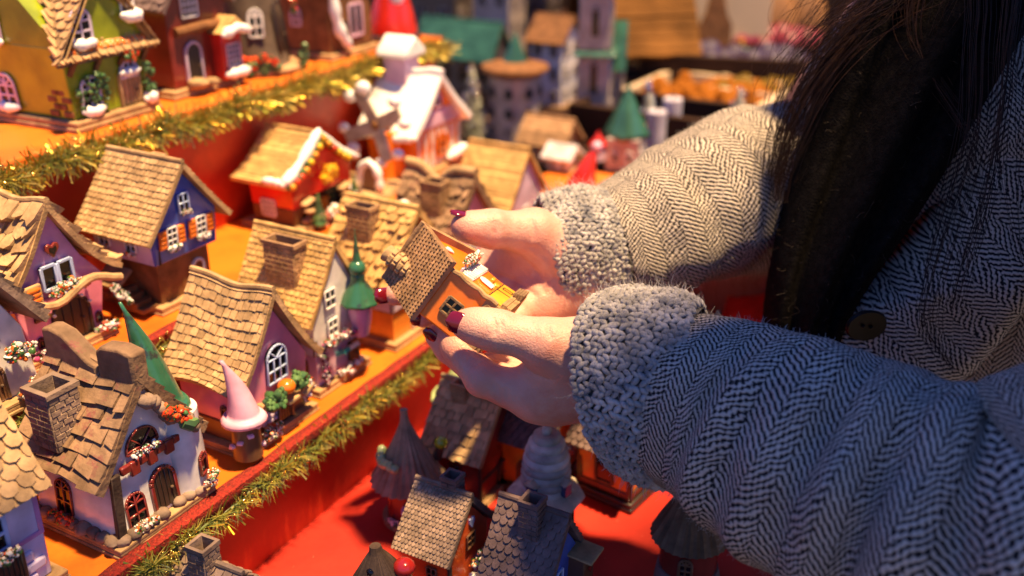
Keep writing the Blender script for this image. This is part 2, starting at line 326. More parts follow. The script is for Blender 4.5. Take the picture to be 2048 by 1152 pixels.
class House:
    def __init__(s, name, label, pos, prof, apex, yaw=0.0, group=None, cat='pottery house', rot=None, z=None):
        s.prof = prof; s.apex = apex
        s.o = thing(name, label, cat, pos, YAW + yaw, group, rot)
    def ext(s, z):
        p = s.prof
        if z <= p[0][0]: return p[0][1:]
        for (a, b) in zip(p, p[1:]):
            if z <= b[0]: t = (z - a[0]) / (b[0] - a[0]); return (a[1] + (b[1] - a[1]) * t, a[2] + (b[2] - a[2]) * t)
        return p[-1][1:]
    def front(s, y, z, o=0.0):
        x0 = s.ext(z)[0]; x1 = s.ext(z + .004)[0]; return frame_m((x0 + o, y, z), (0, 1, 0), (x1 - x0, 0, .004))
    def side(s, x, z, o=0.0):
        y0 = s.ext(z)[1]; y1 = s.ext(z + .004)[1]; return frame_m((x, -y0 - o, z), (1, 0, 0), (0, -(y1 - y0), .004))
    def walls(s, m, z0=None, z1=None, gable=True, name='wall', bevel=.0012):
        zs = [s.prof[0][0] if z0 is None else z0] + [p[0] for p in s.prof if (z0 is None or p[0] > z0 + 1e-6) and (z1 is None or p[0] < z1 - 1e-6)][(1 if z0 is None else 0):]
        if z1 is not None: zs.append(z1)
        b = MB(); P = []; 
        for z in zs:
            hx, hy = s.ext(z); 
            if z1 is not None and z == z1 and not gable: hx, hy = s.ext(z - 1e-5)
            if z0 is not None and z == z0: hx, hy = s.ext(z + 1e-5)
            P += [(-hx, -hy, z), (hx, -hy, z), (hx, hy, z), (-hx, hy, z)]
        n = len(zs); F = [(3, 2, 1, 0)] + [(4 * i + k, 4 * i + (k + 1) % 4, 4 * i + 4 + (k + 1) % 4, 4 * i + 4 + k) for i in range(n - 1) for k in range(4)]
        t = 4 * (n - 1)
        if gable:
            hx = s.ext(zs[-1])[0]; P += [(-hx, 0, s.apex), (hx, 0, s.apex)]
            F = F[:-0 or None]; F += [(t + 1, t + 2, 4 * n + 1), (t + 3, t, 4 * n), (t, t + 1, 4 * n + 1, 4 * n), (t + 2, t + 3, 4 * n, 4 * n + 1)]
        else: F += [(t, t + 1, t + 2, t + 3)]
        b.add(P, F); return b.build(name, m, s.o, bevel=bevel, seg=3)
    def base(s, mx=.006, my=.006, h=.006, m=None, lines=3, dx=0.0):
        hx, hy = s.prof[0][1] + mx, s.prof[0][2] + my; b = MB(); n = lines
        for k in range(n):
            g = 1 - .012 * (k % 2) - .008 * k; b.box((dx, 0, h * (k + .5) / n), (2 * hx * g, 2 * hy * g, h / n * 1.02))
        return b.build('base', m or BASEC, s.o, bevel=.0012 if n < 3 else .0006)
    def roof(s, m, zr, ze, ye, x0, x1, kind='scale', rows=10, cols=14, th=.003, tile=.0016, curve=0.0, wave=None, flare=0.0, jitter=.08, sides=(-1, 1), cap=True, name='roof', yr=0.0, xskew=0.0, gap=.05, keep=None):
        def P(sd, a, t):
            x = x0 + (x1 - x0) * a; y = sd * (yr + (ye - yr) * t); z = zr + (ze - zr) * t - curve * math.sin(math.pi * t) + flare * t ** 4
            if wave: dz = wave(a, t); z += dz
            return Vector((x + xskew * t, y, z))
        def Nn(sd, a, t):
            e = .02; u = P(sd, a + e, t) - P(sd, a - e, t); v = P(sd, a, min(t + e, 1)) - P(sd, a, max(t - e, 0)); n = u.cross(v) if sd < 0 else v.cross(u)
            n = n.normalized(); return n if n.z > 0 else -n
        s.RP, s.RN = P, Nn
        b = MB(); na, nt = 14, 8
        for sd in sides:
            top = []; bot = []
            for i in range(na + 1):
                for j in range(nt + 1):
                    p = P(sd, i / na, j / nt); n = Nn(sd, i / na, j / nt); top.append(p); bot.append(p - n * th)
            w = nt + 1; K = len(top); F = []
            for i in range(na):
                for j in range(nt):
                    if keep and not keep((i + .5) / na, (j + .5) / nt): continue
                    q = (i * w + j, (i + 1) * w + j, (i + 1) * w + j + 1, i * w + j + 1); F.append(q if sd > 0 else q[::-1]); F.append(tuple(k + K for k in (q[::-1] if sd > 0 else q)))
            per = [i * w for i in range(na + 1)] + [na * w + j for j in range(1, nt + 1)] + [i * w + nt for i in range(na - 1, -1, -1)] + [j for j in range(nt - 1, 0, -1)]
            for k in range(len(per) if not keep else 0): a_, b_ = per[k], per[(k + 1) % len(per)]; q = (a_, b_, b_ + K, a_ + K); F.append(q[::-1] if sd > 0 else q)
            b.add(top + bot, F)
            SH = {'scale': [(0, 0), (1, 0), (1, .62), (.86, .87), (.5, 1), (.14, .87), (0, .62)], 'rect': [(0, 0), (1, 0), (1, 1), (0, 1)],
                  'rough': [(0, 0), (1, 0), (1, .8), (.75, 1), (.45, .93), (.2, 1.02), (0, .85)], 'row': [(0, 0), (1, 0), (1, 1), (0, 1)]}.get(kind)
            if not SH: continue
            for r in range(rows):
                cs = []; 
                if kind == 'row': cs = [(0, 1)]
                else:
                    off = (.5 if r % 2 else 0) / cols
                    for c in range(cols + (1 if r % 2 else 0)):
                        a0 = max(0, c / cols - off); a1 = min(1, (c + 1) / cols - off); 
                        if a1 - a0 > .3 / cols: cs.append((a0, a1))
                for (a0, a1) in cs:
                    ja, jt, jh = jit(jitter) / cols, jit(jitter) / rows, random.uniform(1 - jitter * 3, 1 + jitter * 3)
                    if keep and not keep((a0 + a1) / 2, (r + .5) / rows): continue
                    t0, t1 = max(0, (r - .12) / rows), min(1.0, (r + 1.22) / rows + jt); g = gap / cols if kind != 'row' else 0
                    sub = [(ua, ut) for ua, ut in SH]
                    if kind == 'row': sub = [(k / 12, 0) for k in range(13)] + [(1 - k / 12, 1 + jit(.1)) for k in range(13)]
                    if kind in ('rough', 'rect'): sub = [(ua + jit(jitter * .6), ut + (jit(jitter) if ut > .5 else 0)) for ua, ut in sub]
                    up = []; lo = []
                    for ua, ut in sub:
                        a = min(1, max(0, a0 + g + (a1 - a0 - 2 * g) * ua + ja * .3)); t = min(1.03, t0 + (t1 - t0) * ut); p = P(sd, a, t); n = Nn(sd, a, t)
                        up.append(p + n * (tile * (.25 + .95 * ut) * jh)); lo.append(p - n * .0004)
                    k = len(up); F = [tuple(range(k)) if sd < 0 else tuple(range(k))[::-1]]
                    for i in range(k): q = (i, k + i, k + (i + 1) % k, (i + 1) % k); F.append(q if sd < 0 else q[::-1])
                    b.add(up + lo, F)
        ro = b.build(name, m, s.o, angle=35)
        if cap and yr == 0:
            c = MB(); pts = [P(-1, i / 14, 0) + Vector((0, 0, .0006)) for i in range(15)]; c.tube(pts, [th * .62 * random.uniform(.92, 1.1) for _ in pts], 8); c.build('ridge', m, ro)
        s.ro = ro; return ro
    def chimney(s, x, y, zb, zt, wx, wy, m=None, rows=7, par=None, taper=.95, bricks=True, flare=0.0):
        m = m or TAN2; b = MB(); h = zt - zb; hx, hy = wx / 2, wy / 2; th = min(wx, wy) * .17; rings = []
        def ring(ax, ay, z): return [(x - ax, y - ay, z), (x + ax, y - ay, z), (x + ax, y + ay, z), (x - ax, y + ay, z)]
        for (k, z) in ((1, zb), (taper, zt - .0035), (taper + .0, zt - .0034), (taper * 1.12, zt - .003), (taper * 1.12, zt)): rings += ring(hx * k, hy * k, z)
        ti = taper * 1.12; rings += ring(hx * ti - th, hy * ti - th, zt); rings += ring(hx * ti - th * 1.3, hy * ti - th * 1.3, zt - h * .6)
        nr = 7; F = [(4 * i + k, 4 * i + (k + 1) % 4, 4 * i + 4 + (k + 1) % 4, 4 * i + 4 + k) for i in range(nr - 1) for k in range(4)] + [(3, 2, 1, 0), (24, 25, 26, 27)]
        b.add(rings, F)
        if bricks:
            for r in range(rows):
                z = zb + (h - .0035) * (r + .5) / rows; k = 1 + (taper - 1) * (r + .5) / rows; bh = (h - .0035) / rows * .8
                for fc in range(4):
                    L = wx if fc in (0, 2) else wy; nb = max(2, round(L / (bh * 2.1))); off = .5 if r % 2 else 0
                    for c in range(nb + (1 if off else 0)):
                        a0, a1 = max(0, (c - off) / nb), min(1, (c + 1 - off) / nb); q = ((a0 + a1) / 2 - .5) * L * k; bl = (a1 - a0) * L * k * .88; e = .0006 * random.uniform(.6, 1.3)
                        if fc == 0: b.box((x + q, y - hy * k, z), (bl, e * 2, bh))
                        elif fc == 1: b.box((x + hx * k, y + q, z), (e * 2, bl, bh))
                        elif fc == 2: b.box((x + q, y + hy * k, z), (bl, e * 2, bh))
                        else: b.box((x - hx * k, y + q, z), (e * 2, bl, bh))
        return b.build('chimney', m, par or s.ro, bevel=.0005, seg=1)
GRP = 'pottery houses on the display stand'
# ---------------------------------------------------------------- the pottery houses
def bent_cone(par, m, c, r0, h, bend, name='hat', n=18, rows=12, brim=0.0, wob=.04, rib=0, power=1.1, tipr=.06):
    b = MB(); P = []; c = Vector(c); bend = Vector(bend)
    prof = ([(r0 + brim, -.004), (r0 + brim * 1.05, -.002), (r0 + brim * .4, .001)] if brim else []) + [(r0 * max(tipr, (1 - i / rows) ** power), h * i / rows) for i in range(rows + 1)]
    for j, (r, z) in enumerate(prof):
        t = max(0, z / h); o = bend * (t * t)
        for k in range(n):
            a = 6.28319 * k / n; rr = r * (1 + wob * math.sin(2 * a + j * .5) + (rib * (1 if k % 2 else -1) * (1 - .3 * t) if rib else 0)); P.append(c + Vector((rr * math.cos(a), rr * math.sin(a), z)) + o)
    m_ = len(prof); F = [(i * n + k, i * n + (k + 1) % n, (i + 1) * n + (k + 1) % n, (i + 1) * n + k) for i in range(m_ - 1) for k in range(n)] + [tuple(range(n))[::-1], tuple(range((m_ - 1) * n, m_ * n))]
    b.add(P, F); return b.build(name, m, par, angle=25 if rib else 180)
def cyl(par, m, c, r, h, name, r2=None, n=24, M=None):
    b = MB(); r2 = r if r2 is None else r2; b.lathe([(r, 0), (r * .6 + r2 * .4, h * .5), (r2, h)], n, T(*c), .01); return b.build(name, m, par, angle=50)

# --- white house with green hat tower
h = House('pottery_house', 'white house with dark red trim and a tall green pointed hat tower', (-.232, .490, ZC), [(.006, .034, .031), (.050, .031, .028)], .098, group=GRP)
h.base(.007, .006, .0065); h.walls(WHITE)
h.roof(ROUGHC, .104, .046, .040, -.036, .036, 'rect', 7, 5, .0045, .0026, .004, lambda a, t: -.006 * (1 - t) ** 2 + .002 * math.sin(a * 7 + t * 4), jitter=.10, gap=.02)
rg = MB()
for seg in ([(-.035, .090), (.006, .088), (.0065, .0975), (0, .099), (-.008, .1045), (-.018, .1115), (-.028, .1135), (-.035, .112)], [(.008, .088), (.036, .088), (.0365, .112), (.026, .1135), (.012, .1115), (.008, .108)]): rg.prism(seg, -.0055, .0055, frame_m((0, 0, 0), (1, 0, 0), (0, 0, 1)))
rg.build('ridge_stone', ROUGHC, h.ro, bevel=.0018, seg=3)
h.chimney(-.006, -.026, .058, .094, .019, .019, GREYC, 9, taper=1.0)
M = h.front(-.0165, .010); win(M, .0125, .020, h.o, DRED, True, 2, 2, .0014); flowers(h.front(-.0165, .010, .002), h.o, 46, .0095, .003, .004, .0013)
door(h.front(.004, .009), .0165, .026, h.o, BLACKB, True, DRED)
win(h.front(-.004, .053), .022, .0125, h.o, DRED, True, 4, 1, .0013); 
b = MB()
for i in range(7): b.box((-.020 + .0062 * i, .0485 - (.002 if i % 2 else 0), .001), (.0064, .005 + (.004 if i % 2 else 0), .0028), h.front(0, 0)); 
b.build('brick_band', DRED, h.o, bevel=.0008)
flowers(h.front(-.004, .053, .002), h.o, 26, .011, .002, .0035, .0013, FLW)
timbers(h.front(0, 0), [((-.0300, .007), (-.0275, .049))], h.o, TIMB, .006, .003, 'corner_post')
win(h.side(-.008, .012), .012, .022, h.o, DRED, True, 2, 2, .0013); flowers(h.side(-.008, .011, .002), h.o, 34, .010, .003, .004, .0013, FLR)
cyl(h.o, WHITE, (.024, .026, .006), .0155, .054, 'tower', .0145)
bent_cone(h.o, GREEN, (.016, .024, .063), .0150, .062, (-.009, -.007, .003), 'pointed_hat', brim=.0025, power=1.0)
b = MB()
for i in range(11):
    t = i / 10; b.ball((.038, -.002 + .030 * t, .083 - .030 * t + .003 * math.sin(i)), .0042, None, 8, 5, wob=.3)
b.build('thatch_edge', GREYC, h.o, angle=60)
flowers(frame_m((.040, .014, .068), (0, .8, -.6), (0, .6, .8)), h.o, 34, .012, .004, .003, .0018, FLR, 'red_berries')
b = MB(); b.tube([(.041, .018, .060), (.043, .022, .057), (.043, .027, .057)], [.0035, .0042, .002], 8); b.build('leaf', LEAF, h.o)
win(frame_m((.0385, .030, .018), (-.35, 1, 0), (0, 0, 1)), .0075, .014, h.o, DRED, True, 1, 1, .0017)
flowers(frame_m((.0395, .032, .014), (-.35, 1, 0), (0, 0, 1)), h.o, 44, .006, .005, .005, .0013)
b = MB(); 
for q in ((0, 0), (.004, .001), (.0015, .0042), (-.0025, .003)): b.ball((q[0], q[1], 0), .0027, h.front(.019, .042), 8, 5, (1, 1, .5))
b.build('clover_hole', PANE, h.o)
stone_row([(.036 + jit(.0008), -.030 + .062 * i / 9, .0085) for i in range(10) if i not in (5,)] + [(-.032 + .064 * i / 8, -.034 + jit(.001), .0085) for i in range(9)], h.o, .0045, GREYC)

# --- pink house with hearts, back step at left
h = House('pottery_house', 'pink and purple house with a heart in its gable and a wide arched door', (-.312, .589, ZB), [(.007, .030, .026), (.045, .030, .033)], .112, group=GRP)
h.base(.007, .007, .007, lines=3); h.walls(PINK, gable=False, z1=.045)
h.prof = [(.007, .030, .026), (.0445, .030, .033), (.045, .027, .031)]; h.apex = .108
b = MB(); b.prism([(-.036, .044), (.036, .044), (.020, .066), (0, .108), (-.020, .066)], -.02, .001, frame_m((.027, 0, 0), (0, 1, 0), (0, 0, 1))); b.build('gable', PURP, h.o)
h.roof(TAN, .112, .046, .047, -.034, .034, 'rough', 8, 6, .0036, .0042, .006, lambda a, t: .002 * math.sin(a * 8 + t * 3), flare=.006, jitter=.15)
h.chimney(-.004, .022, .06, .095, .014, .014, TAN, 6)
M = h.front(0, .078, .002); b = MB(); b.prism([(0, -.006), (.005, .0005), (.0045, .004), (.002, .005), (0, .003), (-.002, .005), (-.0045, .004), (-.005, .0005)], 0, .0018, M); b.build('heart', DRED, h.o, bevel=.0004)
b = MB(); b.prism([(0, -.0035), (.0028, .0005), (.0022, .0026), (0, .0014), (-.0022, .0026), (-.0028, .0005)], .0018, .0022, M); b.build('heart_hole', PANE, h.o, smooth=False)
win(h.front(-.006, .051, .003), .010, .017, h.o, LAVW, False, 1, 1, .0022); win(h.front(.006, .051, .003), .010, .017, h.o, LAVW, False, 1, 1, .0022)
b = MB(); b.box((0, 0, .004), (.012, .020, .003), h.front(-.021, .050, .002)); 
b.build('shutter', TAN, h.o, bevel=.0008); b = MB()
for k in range(5): b.ball((0, -.0075 + .0037 * k, .0062), .0024, h.front(-.021, .050, .002), 8, 5, (2.0, .85, .6))
b.build('shutter_slats', ORANGE, h.o)
b = MB(); b.tube([(.038, -.036 + .076 * i / 12, .047 + .0045 * math.cos(i * .75)) for i in range(13)], [.0030] * 13, 8); b.build('eave_board', TAN, h.o)
flowers(h.front(.004, .050, .006), h.o, 70, .015, .005, .005, .0017)
door(h.front(.004, .008), .027, .033, h.o, BLACKB, True, BLACKB, 4, True)
for y in (-.020, .024): win(h.front(y, .012), .0045, .008, h.o, DRED, True, 1, 1, .001)
b = MB()
for k in range(5): b.box((-.021 + .004 * (k % 3) + .001, .033 + .0035 * (k // 3), .0006), (.0038, .003, .002), h.front(0, 0))
b.build('bare_bricks', BROWNW, h.o, bevel=.0004)
flowers(h.front(-.021, .009, .003), h.o, 24, .008, .004, .005, .0021, FLP); flowers(h.front(.025, .009, .003), h.o, 24, .007, .003, .005, .0023, FLW)

h.o.scale = (1, 1, .90)

# --- blue half timbered house
h = House('pottery_house', 'blue half timbered house with tan gable roof and orange shutters', (-.254, .664, ZB), [(.006, .024, .024), (.0365, .024, .024), (.037, .029, .029), (.064, .031, .030)], .100, group=GRP)
h.base(.006, .006, .006); h.walls(BROWNW, z1=.0366, gable=False, name='ground_floor'); h.walls(BLUE, z0=.037, name='upper_floor')
b = MB(); b.box((0, .01335, 0), (.056, .0257, .001), h.side(0, .0375)); b.build('side_panel', LILAC, h.o)
h.roof(TAN, .105, .057, .039, -.036, .037, 'rect', 14, 18, .0028, .0011, .001, jitter=.05)
h.chimney(.004, .006, .088, .104, .012, .010, TAN, 3)
F_ = h.front(0, 0)
timbers(F_, [((-.029, .038), (.029, .038)), ((-.029, .0655), (.029, .0655)), ((0, .038), (0, .052)), ((-.028, .037), (-.028, .066)), ((.028, .037), (.028, .066)), ((-.02, .066), (-.007, .088)), ((.02, .066), (.007, .088))], h.o)
timbers(h.side(0, 0), [((-.029, .038), (.029, .038)), ((-.0285, .037), (-.0285, .063)), ((.0285, .037), (.0285, .063)), ((-.009, .038), (-.012, .063)), ((.011, .038), (.012, .063)), ((-.028, .050), (.028, .050))], h.o)
for y in (-.0135, .0135):
    M = h.front(y, .048, .0008); win(M, .0085, .0135, h.o, WFR, False, 2, 3, .0012); shutters(M, .0085, .0135, h.o, ORANGE, .0065); flowers(h.front(y, .047, .002), h.o, 22, .006, .002, .003, .0014, FLW)
M = h.front(0, .069, .0008); win(M, .009, .013, h.o, LAVW, False, 2, 2, .0012); flowers(h.front(0, .069, .002), h.o, 14, .005, .002, .003, .0012)
for x in (-.016, .010): win(h.side(x, .046, .0008), .010, .009, h.o, WFR, False, 2, 2, .0012); flowers(h.side(x, .045, .002), h.o, 14, .005, .002, .003, .0014)
door(h.front(.012, .007), .010, .021, h.o, BROWNW, True, WFR)
b = MB(); b.box((-.010, -.034, .024), (.024, .018, .003), rot=Matrix.Rotation(R(32), 3, 'X')); b.build('porch_roof', TAN, h.o, bevel=.0008)
b = MB(); 
for k in range(4): b.box((.002 + .006 * k, -.033, .0060 + .0035 * (3 - k) / 2), (.006, .014, .0035 * (4 - k)))
b.build('steps', BROWNW, h.o, bevel=.0006)
flowers(frame_m((.006, -.041, .017), (1, 0, -.5), (0, .4, 1)), h.o, 26, .012, .003, .003, .0019, FLW)

# --- red open stable
h = House('pottery_house', 'red house with snow edged yellow roof and open front hung with baubles', (-.184, .832, ZB), [(.005, .022, .038), (.042, .024, .040)], .070, group=GRP)
h.base(.010, .008, .005, BASEC); h.walls(BROWNW, z1=.020, gable=False, name='plinth'); h.walls(RED, z0=.0202)
h.roof(YEL, .078, .040, .050, -.034, .026, 'row', 14, 1, .003, .0008, .002, flare=.004)
b = MB(); b.prism([(-.026, .006), (.030, .006), (.034, .034), (.004, .066), (-.030, .036)], 0, .0012, h.front(0, 0)); b.build('dark_opening', PANE, h.o)
snowblob([h.RP(-1, .93, t / 6) + Vector((.002, 0, .002)) for t in range(7)], h.o, .0042, 12); snowblob([h.RP(-1, .6 + .05 * t, .97) + Vector((0, 0, .002)) for t in range(7)], h.o, .0034, 8); snowblob([h.RP(1, .95, t / 6) + Vector((.002, 0, .001)) for t in range(7)], h.o, .003, 9)
b = MB()
for i in range(14):
    sd = -1 if i < 8 else 1; p = h.RP(sd, 1, (i % 8) / 8) + Vector((.003, 0, -.004 + jit(.001))); b.ball(p, .0030, None, 8, 6)
b.build('baubles', mat('bauble_mix', None, rough=.25, ramp=[(.80, .5, .02), (.62, .05, .01), (.82, .55, .03), (.75, .3, .02)], bump=0, var=0), h.o)
b = MB()
for i in range(16): p = h.RP(-1 if i < 9 else 1, 1, (i % 9) / 9) + Vector((.001, 0, -.003)); b.ball(p, .0034, None, 7, 4, wob=.5)
b.build('green_garland', LEAF, h.o)
flowers(h.front(.002, .042, .003), h.o, 26, .010, .007, .003, .0028, GLD, 'yellow_beads')
for sy in (-.026, .024):
    b = MB()
    for k in range(3): b.box((.003 * (k % 2), sy, .010 + .0075 * k), (.007, .014, .003), rot=Matrix.Rotation(R(12 * (-1) ** k), 3, 'X'), M=T(.028, 0, 0))
    b.build('log_stack', TAN, h.o, bevel=.0012)
for sy, sx in ((-.022, .036), (.030, .034)):
    b = MB(); 
    for k in range(5): b.lathe([(.0065 - .0012 * k, 0), (.001 if k == 4 else .0035 - .0005 * k, .0068)], 9, T(sx, sy, .006 + .0048 * k), .15)
    b.build('small_fir', LEAF, h.o, angle=60); flowers(frame_m((sx, sy, .012), (0, 1, 0), (0, 0, 1)), h.o, 12, .005, .009, .006, .0014, FLO)
flowers(frame_m((.034, -.004, .010), (0, 1, 0), (-.5, 0, 1)), h.o, 18, .010, .004, .004, .003, FLO)
win(h.side(-.004, .012), .014, .014, h.o, WFR, False, 3, 3, .0018)

# --- snowy windmill house
h = House('pottery_house', 'snow covered windmill house with white tipped sails and a snowy arched gateway', (-.098, .976, ZB), [(.006, .026, .040), (.047, .028, .043)], .092, group=GRP)
h.base(.008, .008, .006); h.walls(ORANGE)
h.roof(SNOW, .099, .046, .053, -.034, .036, None, th=.005, wave=lambda a, t: .0015 * math.sin(a * 9 + t * 5))
snowblob([h.RP(-1, a / 8, 1.0) for a in range(9)], h.o, .0048, 12)
b = MB(); b.box((-.012, 0, .100), (.026, .024, .03)); b.build('cupola', MAUVE, h.o, bevel=.001)
b = MB(); b.prism([(-.019, 0), (.019, 0), (.017, .007), (0, .021), (-.017, .007)], -.018, .018, frame_m((-.012, 0, .112), (0, 1, 0), (0, 0, 1))); b.build('cupola_roof', SNOW, h.o, bevel=.003)
b = MB()
for k in range(7): b.bar((-.036 + .012 * k, .008, .001), (-.030 + .012 * k, .045, .001), .0022, .002, M=h.front(0, 0)); b.bar((-.030 + .012 * k, .008, .0011), (-.036 + .012 * k, .045, .0011), .0020, .002, M=h.front(0, 0))
b.build('lattice', WFR, h.o)
b = MB(); b.prism([(-.046, .047), (.046, .047), (.03, .063), (-.03, .063)], 0, .003, h.front(0, 0)); b.build('gable_band', MAUVE, h.o, bevel=.001)
win(h.front(.006, .016, .0015), .015, .022, h.o, ORANGE, True, 2, 2, .002); win(h.front(0, .066, .0005), .012, .014, h.o, MAUVE, True, 2, 1, .0016)
snowblob([(.033, .012 + .03 * t / 5, .012 + .001 * t) for t in range(6)], h.o, .005, 8)
hub = Vector((.001, -.064, .059)); b = MB()
for a in (25, 115, 205, 295):
    d = Vector((math.cos(R(a)), -.15, math.sin(R(a)))); q = Vector((-math.sin(R(a)), 0, math.cos(R(a)))); b.bar(hub + d * .004, hub + d * .036, .013, .003, up=(0, 1, 0))
b.build('sails', CREAM, h.o, bevel=.001)
for a in (10, 45, 105, 135, 190, 225, 280, 318): d = Vector((math.cos(R(a)), -.12, math.sin(R(a)))); b = MB(); b.ball(hub + d * .036, .0068 + jit(.0012), None, 12, 8, (1, .8, .85)); b.build('snow_clump', SNOW, h.o, angle=180)
b = MB(); b.tube([hub, hub + Vector((.004, .040, -.003))], .005, 8); b.ball(hub, .0055); b.build('hub', BROWNW, h.o)
cyl(h.o, ORANGE, (.004, -.050, .004), .014, .046, 'mill_tower', .012)
b = MB(); b.lathe([(.040, 0), (.041, .003), (.038, .006)], 22, T(-.006, -.080, -.0), .05); b.build('mill_yard', TAN, h.o)
g = Vector((.014, -.096, .006)); snowblob([g + Vector((-.011, 0, .0)), g + Vector((-.011, 0, .012)), g + Vector((-.008, 0, .022)), g + Vector((0, 0, .027)), g + Vector((.008, 0, .022)), g + Vector((.011, 0, .012)), g + Vector((.011, 0, 0))], h.o, .0038, 16)
b = MB(); b.prism(arch_pts(.019, .023), -.002, .003, frame_m(g + Vector((0, .002, 0)), (1, 0, 0), (0, 0, 1))); b.build('gate', TAN, h.o, bevel=.0008)
snowblob([g + Vector((-.03, -.006, .002)), g + Vector((-.014, -.010, .002))], h.o, .004, 6)

# --- pink house with wizard hat turret
h = House('pottery_house', 'pink house with tan shingle roof and a bent pink wizard hat turret', (-.178, .582, ZC), [(.006, .024, .031), (.047, .026, .033)], .098, group=GRP)
h.base(.006, .006, .006); h.walls(BRN, z1=.021, gable=False, name='stone_floor'); h.walls(PINK, z0=.0212)
b = MB(); b.prism([(-.031, .030), (.031, .030), (.033, .047), (0, .097), (-.033, .047)], -.003, .0012, h.front(0, 0)); b.build('gable', PURP, h.o)
h.roof(TAN, .107, .044, .041, -.036, .034, 'rect', 12, 12, .0032, .0013, .003, lambda a, t: -.004 * math.exp(-((a - .55) / .25) ** 2) * (1 - t) + .007 * math.sin(math.pi * a) * t ** 3 - .003 * t ** 3, jitter=.07, flare=.004)
win(h.front(.002, .040, .001), .018, .026, h.o, LAVW, True, 3, 2, .0013)
tw = (.032, -.036); cyl(h.o, BRN, (*tw, .006), .0095, .029, 'turret', .0088)
b = MB()
for k in range(9): b.box((.0094 * math.cos(k * .7 - 2.6), .0094 * math.sin(k * .7 - 2.6), .012 + .0042 * (k % 5)), (.004, .004, .0022), T(*tw, 0), rot=Matrix.Rotation(k * .7 - 2.6, 3, 'Z'))
b.build('pink_bricks', MAUVE, h.o, bevel=.0006)
bent_cone(h.o, glaze('glaze_hat_pink', (.70, .34, .46), rough=.45, coat=.05), (*tw, .035), .0108, .040, (-.006, -.007, .0), 'pink_hat', brim=.003, power=.85, tipr=.14)
b = MB(); 
for k in range(3): b.box((.0285 + .003 * (k % 2), -.012 + .018 * k, .028 - .002 * k), (.012, .012, .0035), rot=Matrix.Rotation(R(-18 + 20 * k), 3, 'X'))
b.build('stone_slab', TAN, h.o, bevel=.001)
b = MB(); b.ball((.034, .002, .037), .0062, None, 12, 8, (1, 1, .85)); b.build('pumpkin', ORANGE, h.o)
flowers(frame_m((.033, -.008, .033), (0, 1, 0), (-.4, 0, 1)), h.o, 16, .012, .005, .004, .0032, LEAF, 'ivy'); flowers(frame_m((.033, .014, .035), (0, 1, 0), (-.4, 0, 1)), h.o, 14, .008, .005, .004, .003, LEAF, 'ivy')
door(h.front(.007, .007, .001), .013, .022, h.o, BLACKB, True, BRN); flowers(h.front(-.012, .010, .004), h.o, 44, .010, .004, .006, .0016); flowers(h.front(.026, .022, .003), h.o, 26, .004, .008, .005, .0019, FLW)
b = MB()
for k in range(10): b.box((-.012 + .0055 * (k % 4) + .002 * (k // 4), .013 + .0032 * (k // 4), .001), (.0046, .0024, .0022), h.front(0, 0))
b.build('pale_bricks', LILAC, h.o, bevel=.0004)
win(h.side(.012, .024), .005, .010, h.o, BRN, True, 1, 1, .0012)

# --- half timbered house with green turret
h = House('pottery_house', 'white half timbered house with wide brick chimney and small green turret', (-.148, .655, ZC), [(.006, .025, .025), (.030, .025, .025), (.0305, .027, .027), (.058, .028, .028)], .105, group=GRP)
h.base(.006, .006, .006); h.walls(MAUVE, z1=.0302, gable=False, name='ground_floor'); h.walls(WHITE, z0=.0305, name='upper_floor')
h.roof(YEL, .111, .057, .034, -.043, .030, 'rect', 15, 16, .003, .0011, .001, jitter=.05)
h.chimney(-.004, -.014, .078, .110, .027, .014, TAN2, 8, taper=1.0)
timbers(h.side(0, 0), [((-.027, .032), (.027, .032)), ((-.026, .031), (-.026, .058)), ((.026, .031), (.026, .058)), ((0, .031), (.0, .058)), ((.004, .034), (.022, .056)), ((-.022, .056), (-.004, .034))], h.o)
timbers(h.front(0, 0), [((-.027, .032), (.027, .032)), ((-.026, .031), (-.026, .058)), ((.026, .031), (.026, .058)), ((-.026, .058), (.026, .058)), ((-.02, .062), (0, .09)), ((.004, .060), (.004, .088))], h.o)
win(h.front(-.010, .064, .0008), .011, .013, h.o, WFR, False, 2, 2, .0014); win(h.front(-.009, .042, .0008), .010, .012, h.o, WFR, False, 2, 2, .0014); flowers(h.front(-.008, .041, .003), h.o, 44, .014, .003, .005, .0019, FLW)
flowers(h.front(.008, .040, .005), h.o, 30, .012, .003, .005, .0019, FLP); flowers(h.front(-.020, .022, .002), h.o, 46, .0035, .016, .004, .0018, FLP); flowers(h.front(.006, .010, .004), h.o, 46, .014, .003, .005, .0019, FLW)
win(h.side(.012, .014), .009, .011, h.o, BROWNW, False, 1, 1, .0024)
b = MB(); b.tube([(.036, .014, .034), (.036, .014, .050), (.036, .014, .062)], [.006, .009, .009], 10); b.build('turret', PURP, h.o)
bent_cone(h.o, GREEN, (.036, .014, .060), .0155, .022, (0, 0, 0), 'turret_roof', n=8, power=.8, tipr=.35, wob=0); b = MB(); b.ball((.036, .014, .086), .0065, None, 10, 6); b.build('turret_dome', GREEN, h.o); bent_cone(h.o, GREEN, (.036, .014, .090), .0035, .026, (0, 0, 0), 'spire', n=8)
b = MB(); 
for k in range(5): b.box((-.006 + .0035 * k, .024, .004), (.0033, .003, .010), h.front(.004, 0), rot=Matrix.Rotation(R(-30), 3, 'X'))
b.build('striped_awning', mat('awning_stripes', None, ramp=[(.75, .7, .7), (.04, .38, .36), (.78, .72, .72)], rough=.3, bump=0), h.o)
door(h.front(.016, .007), .010, .018, h.o, BROWNW, False, BROWNW)

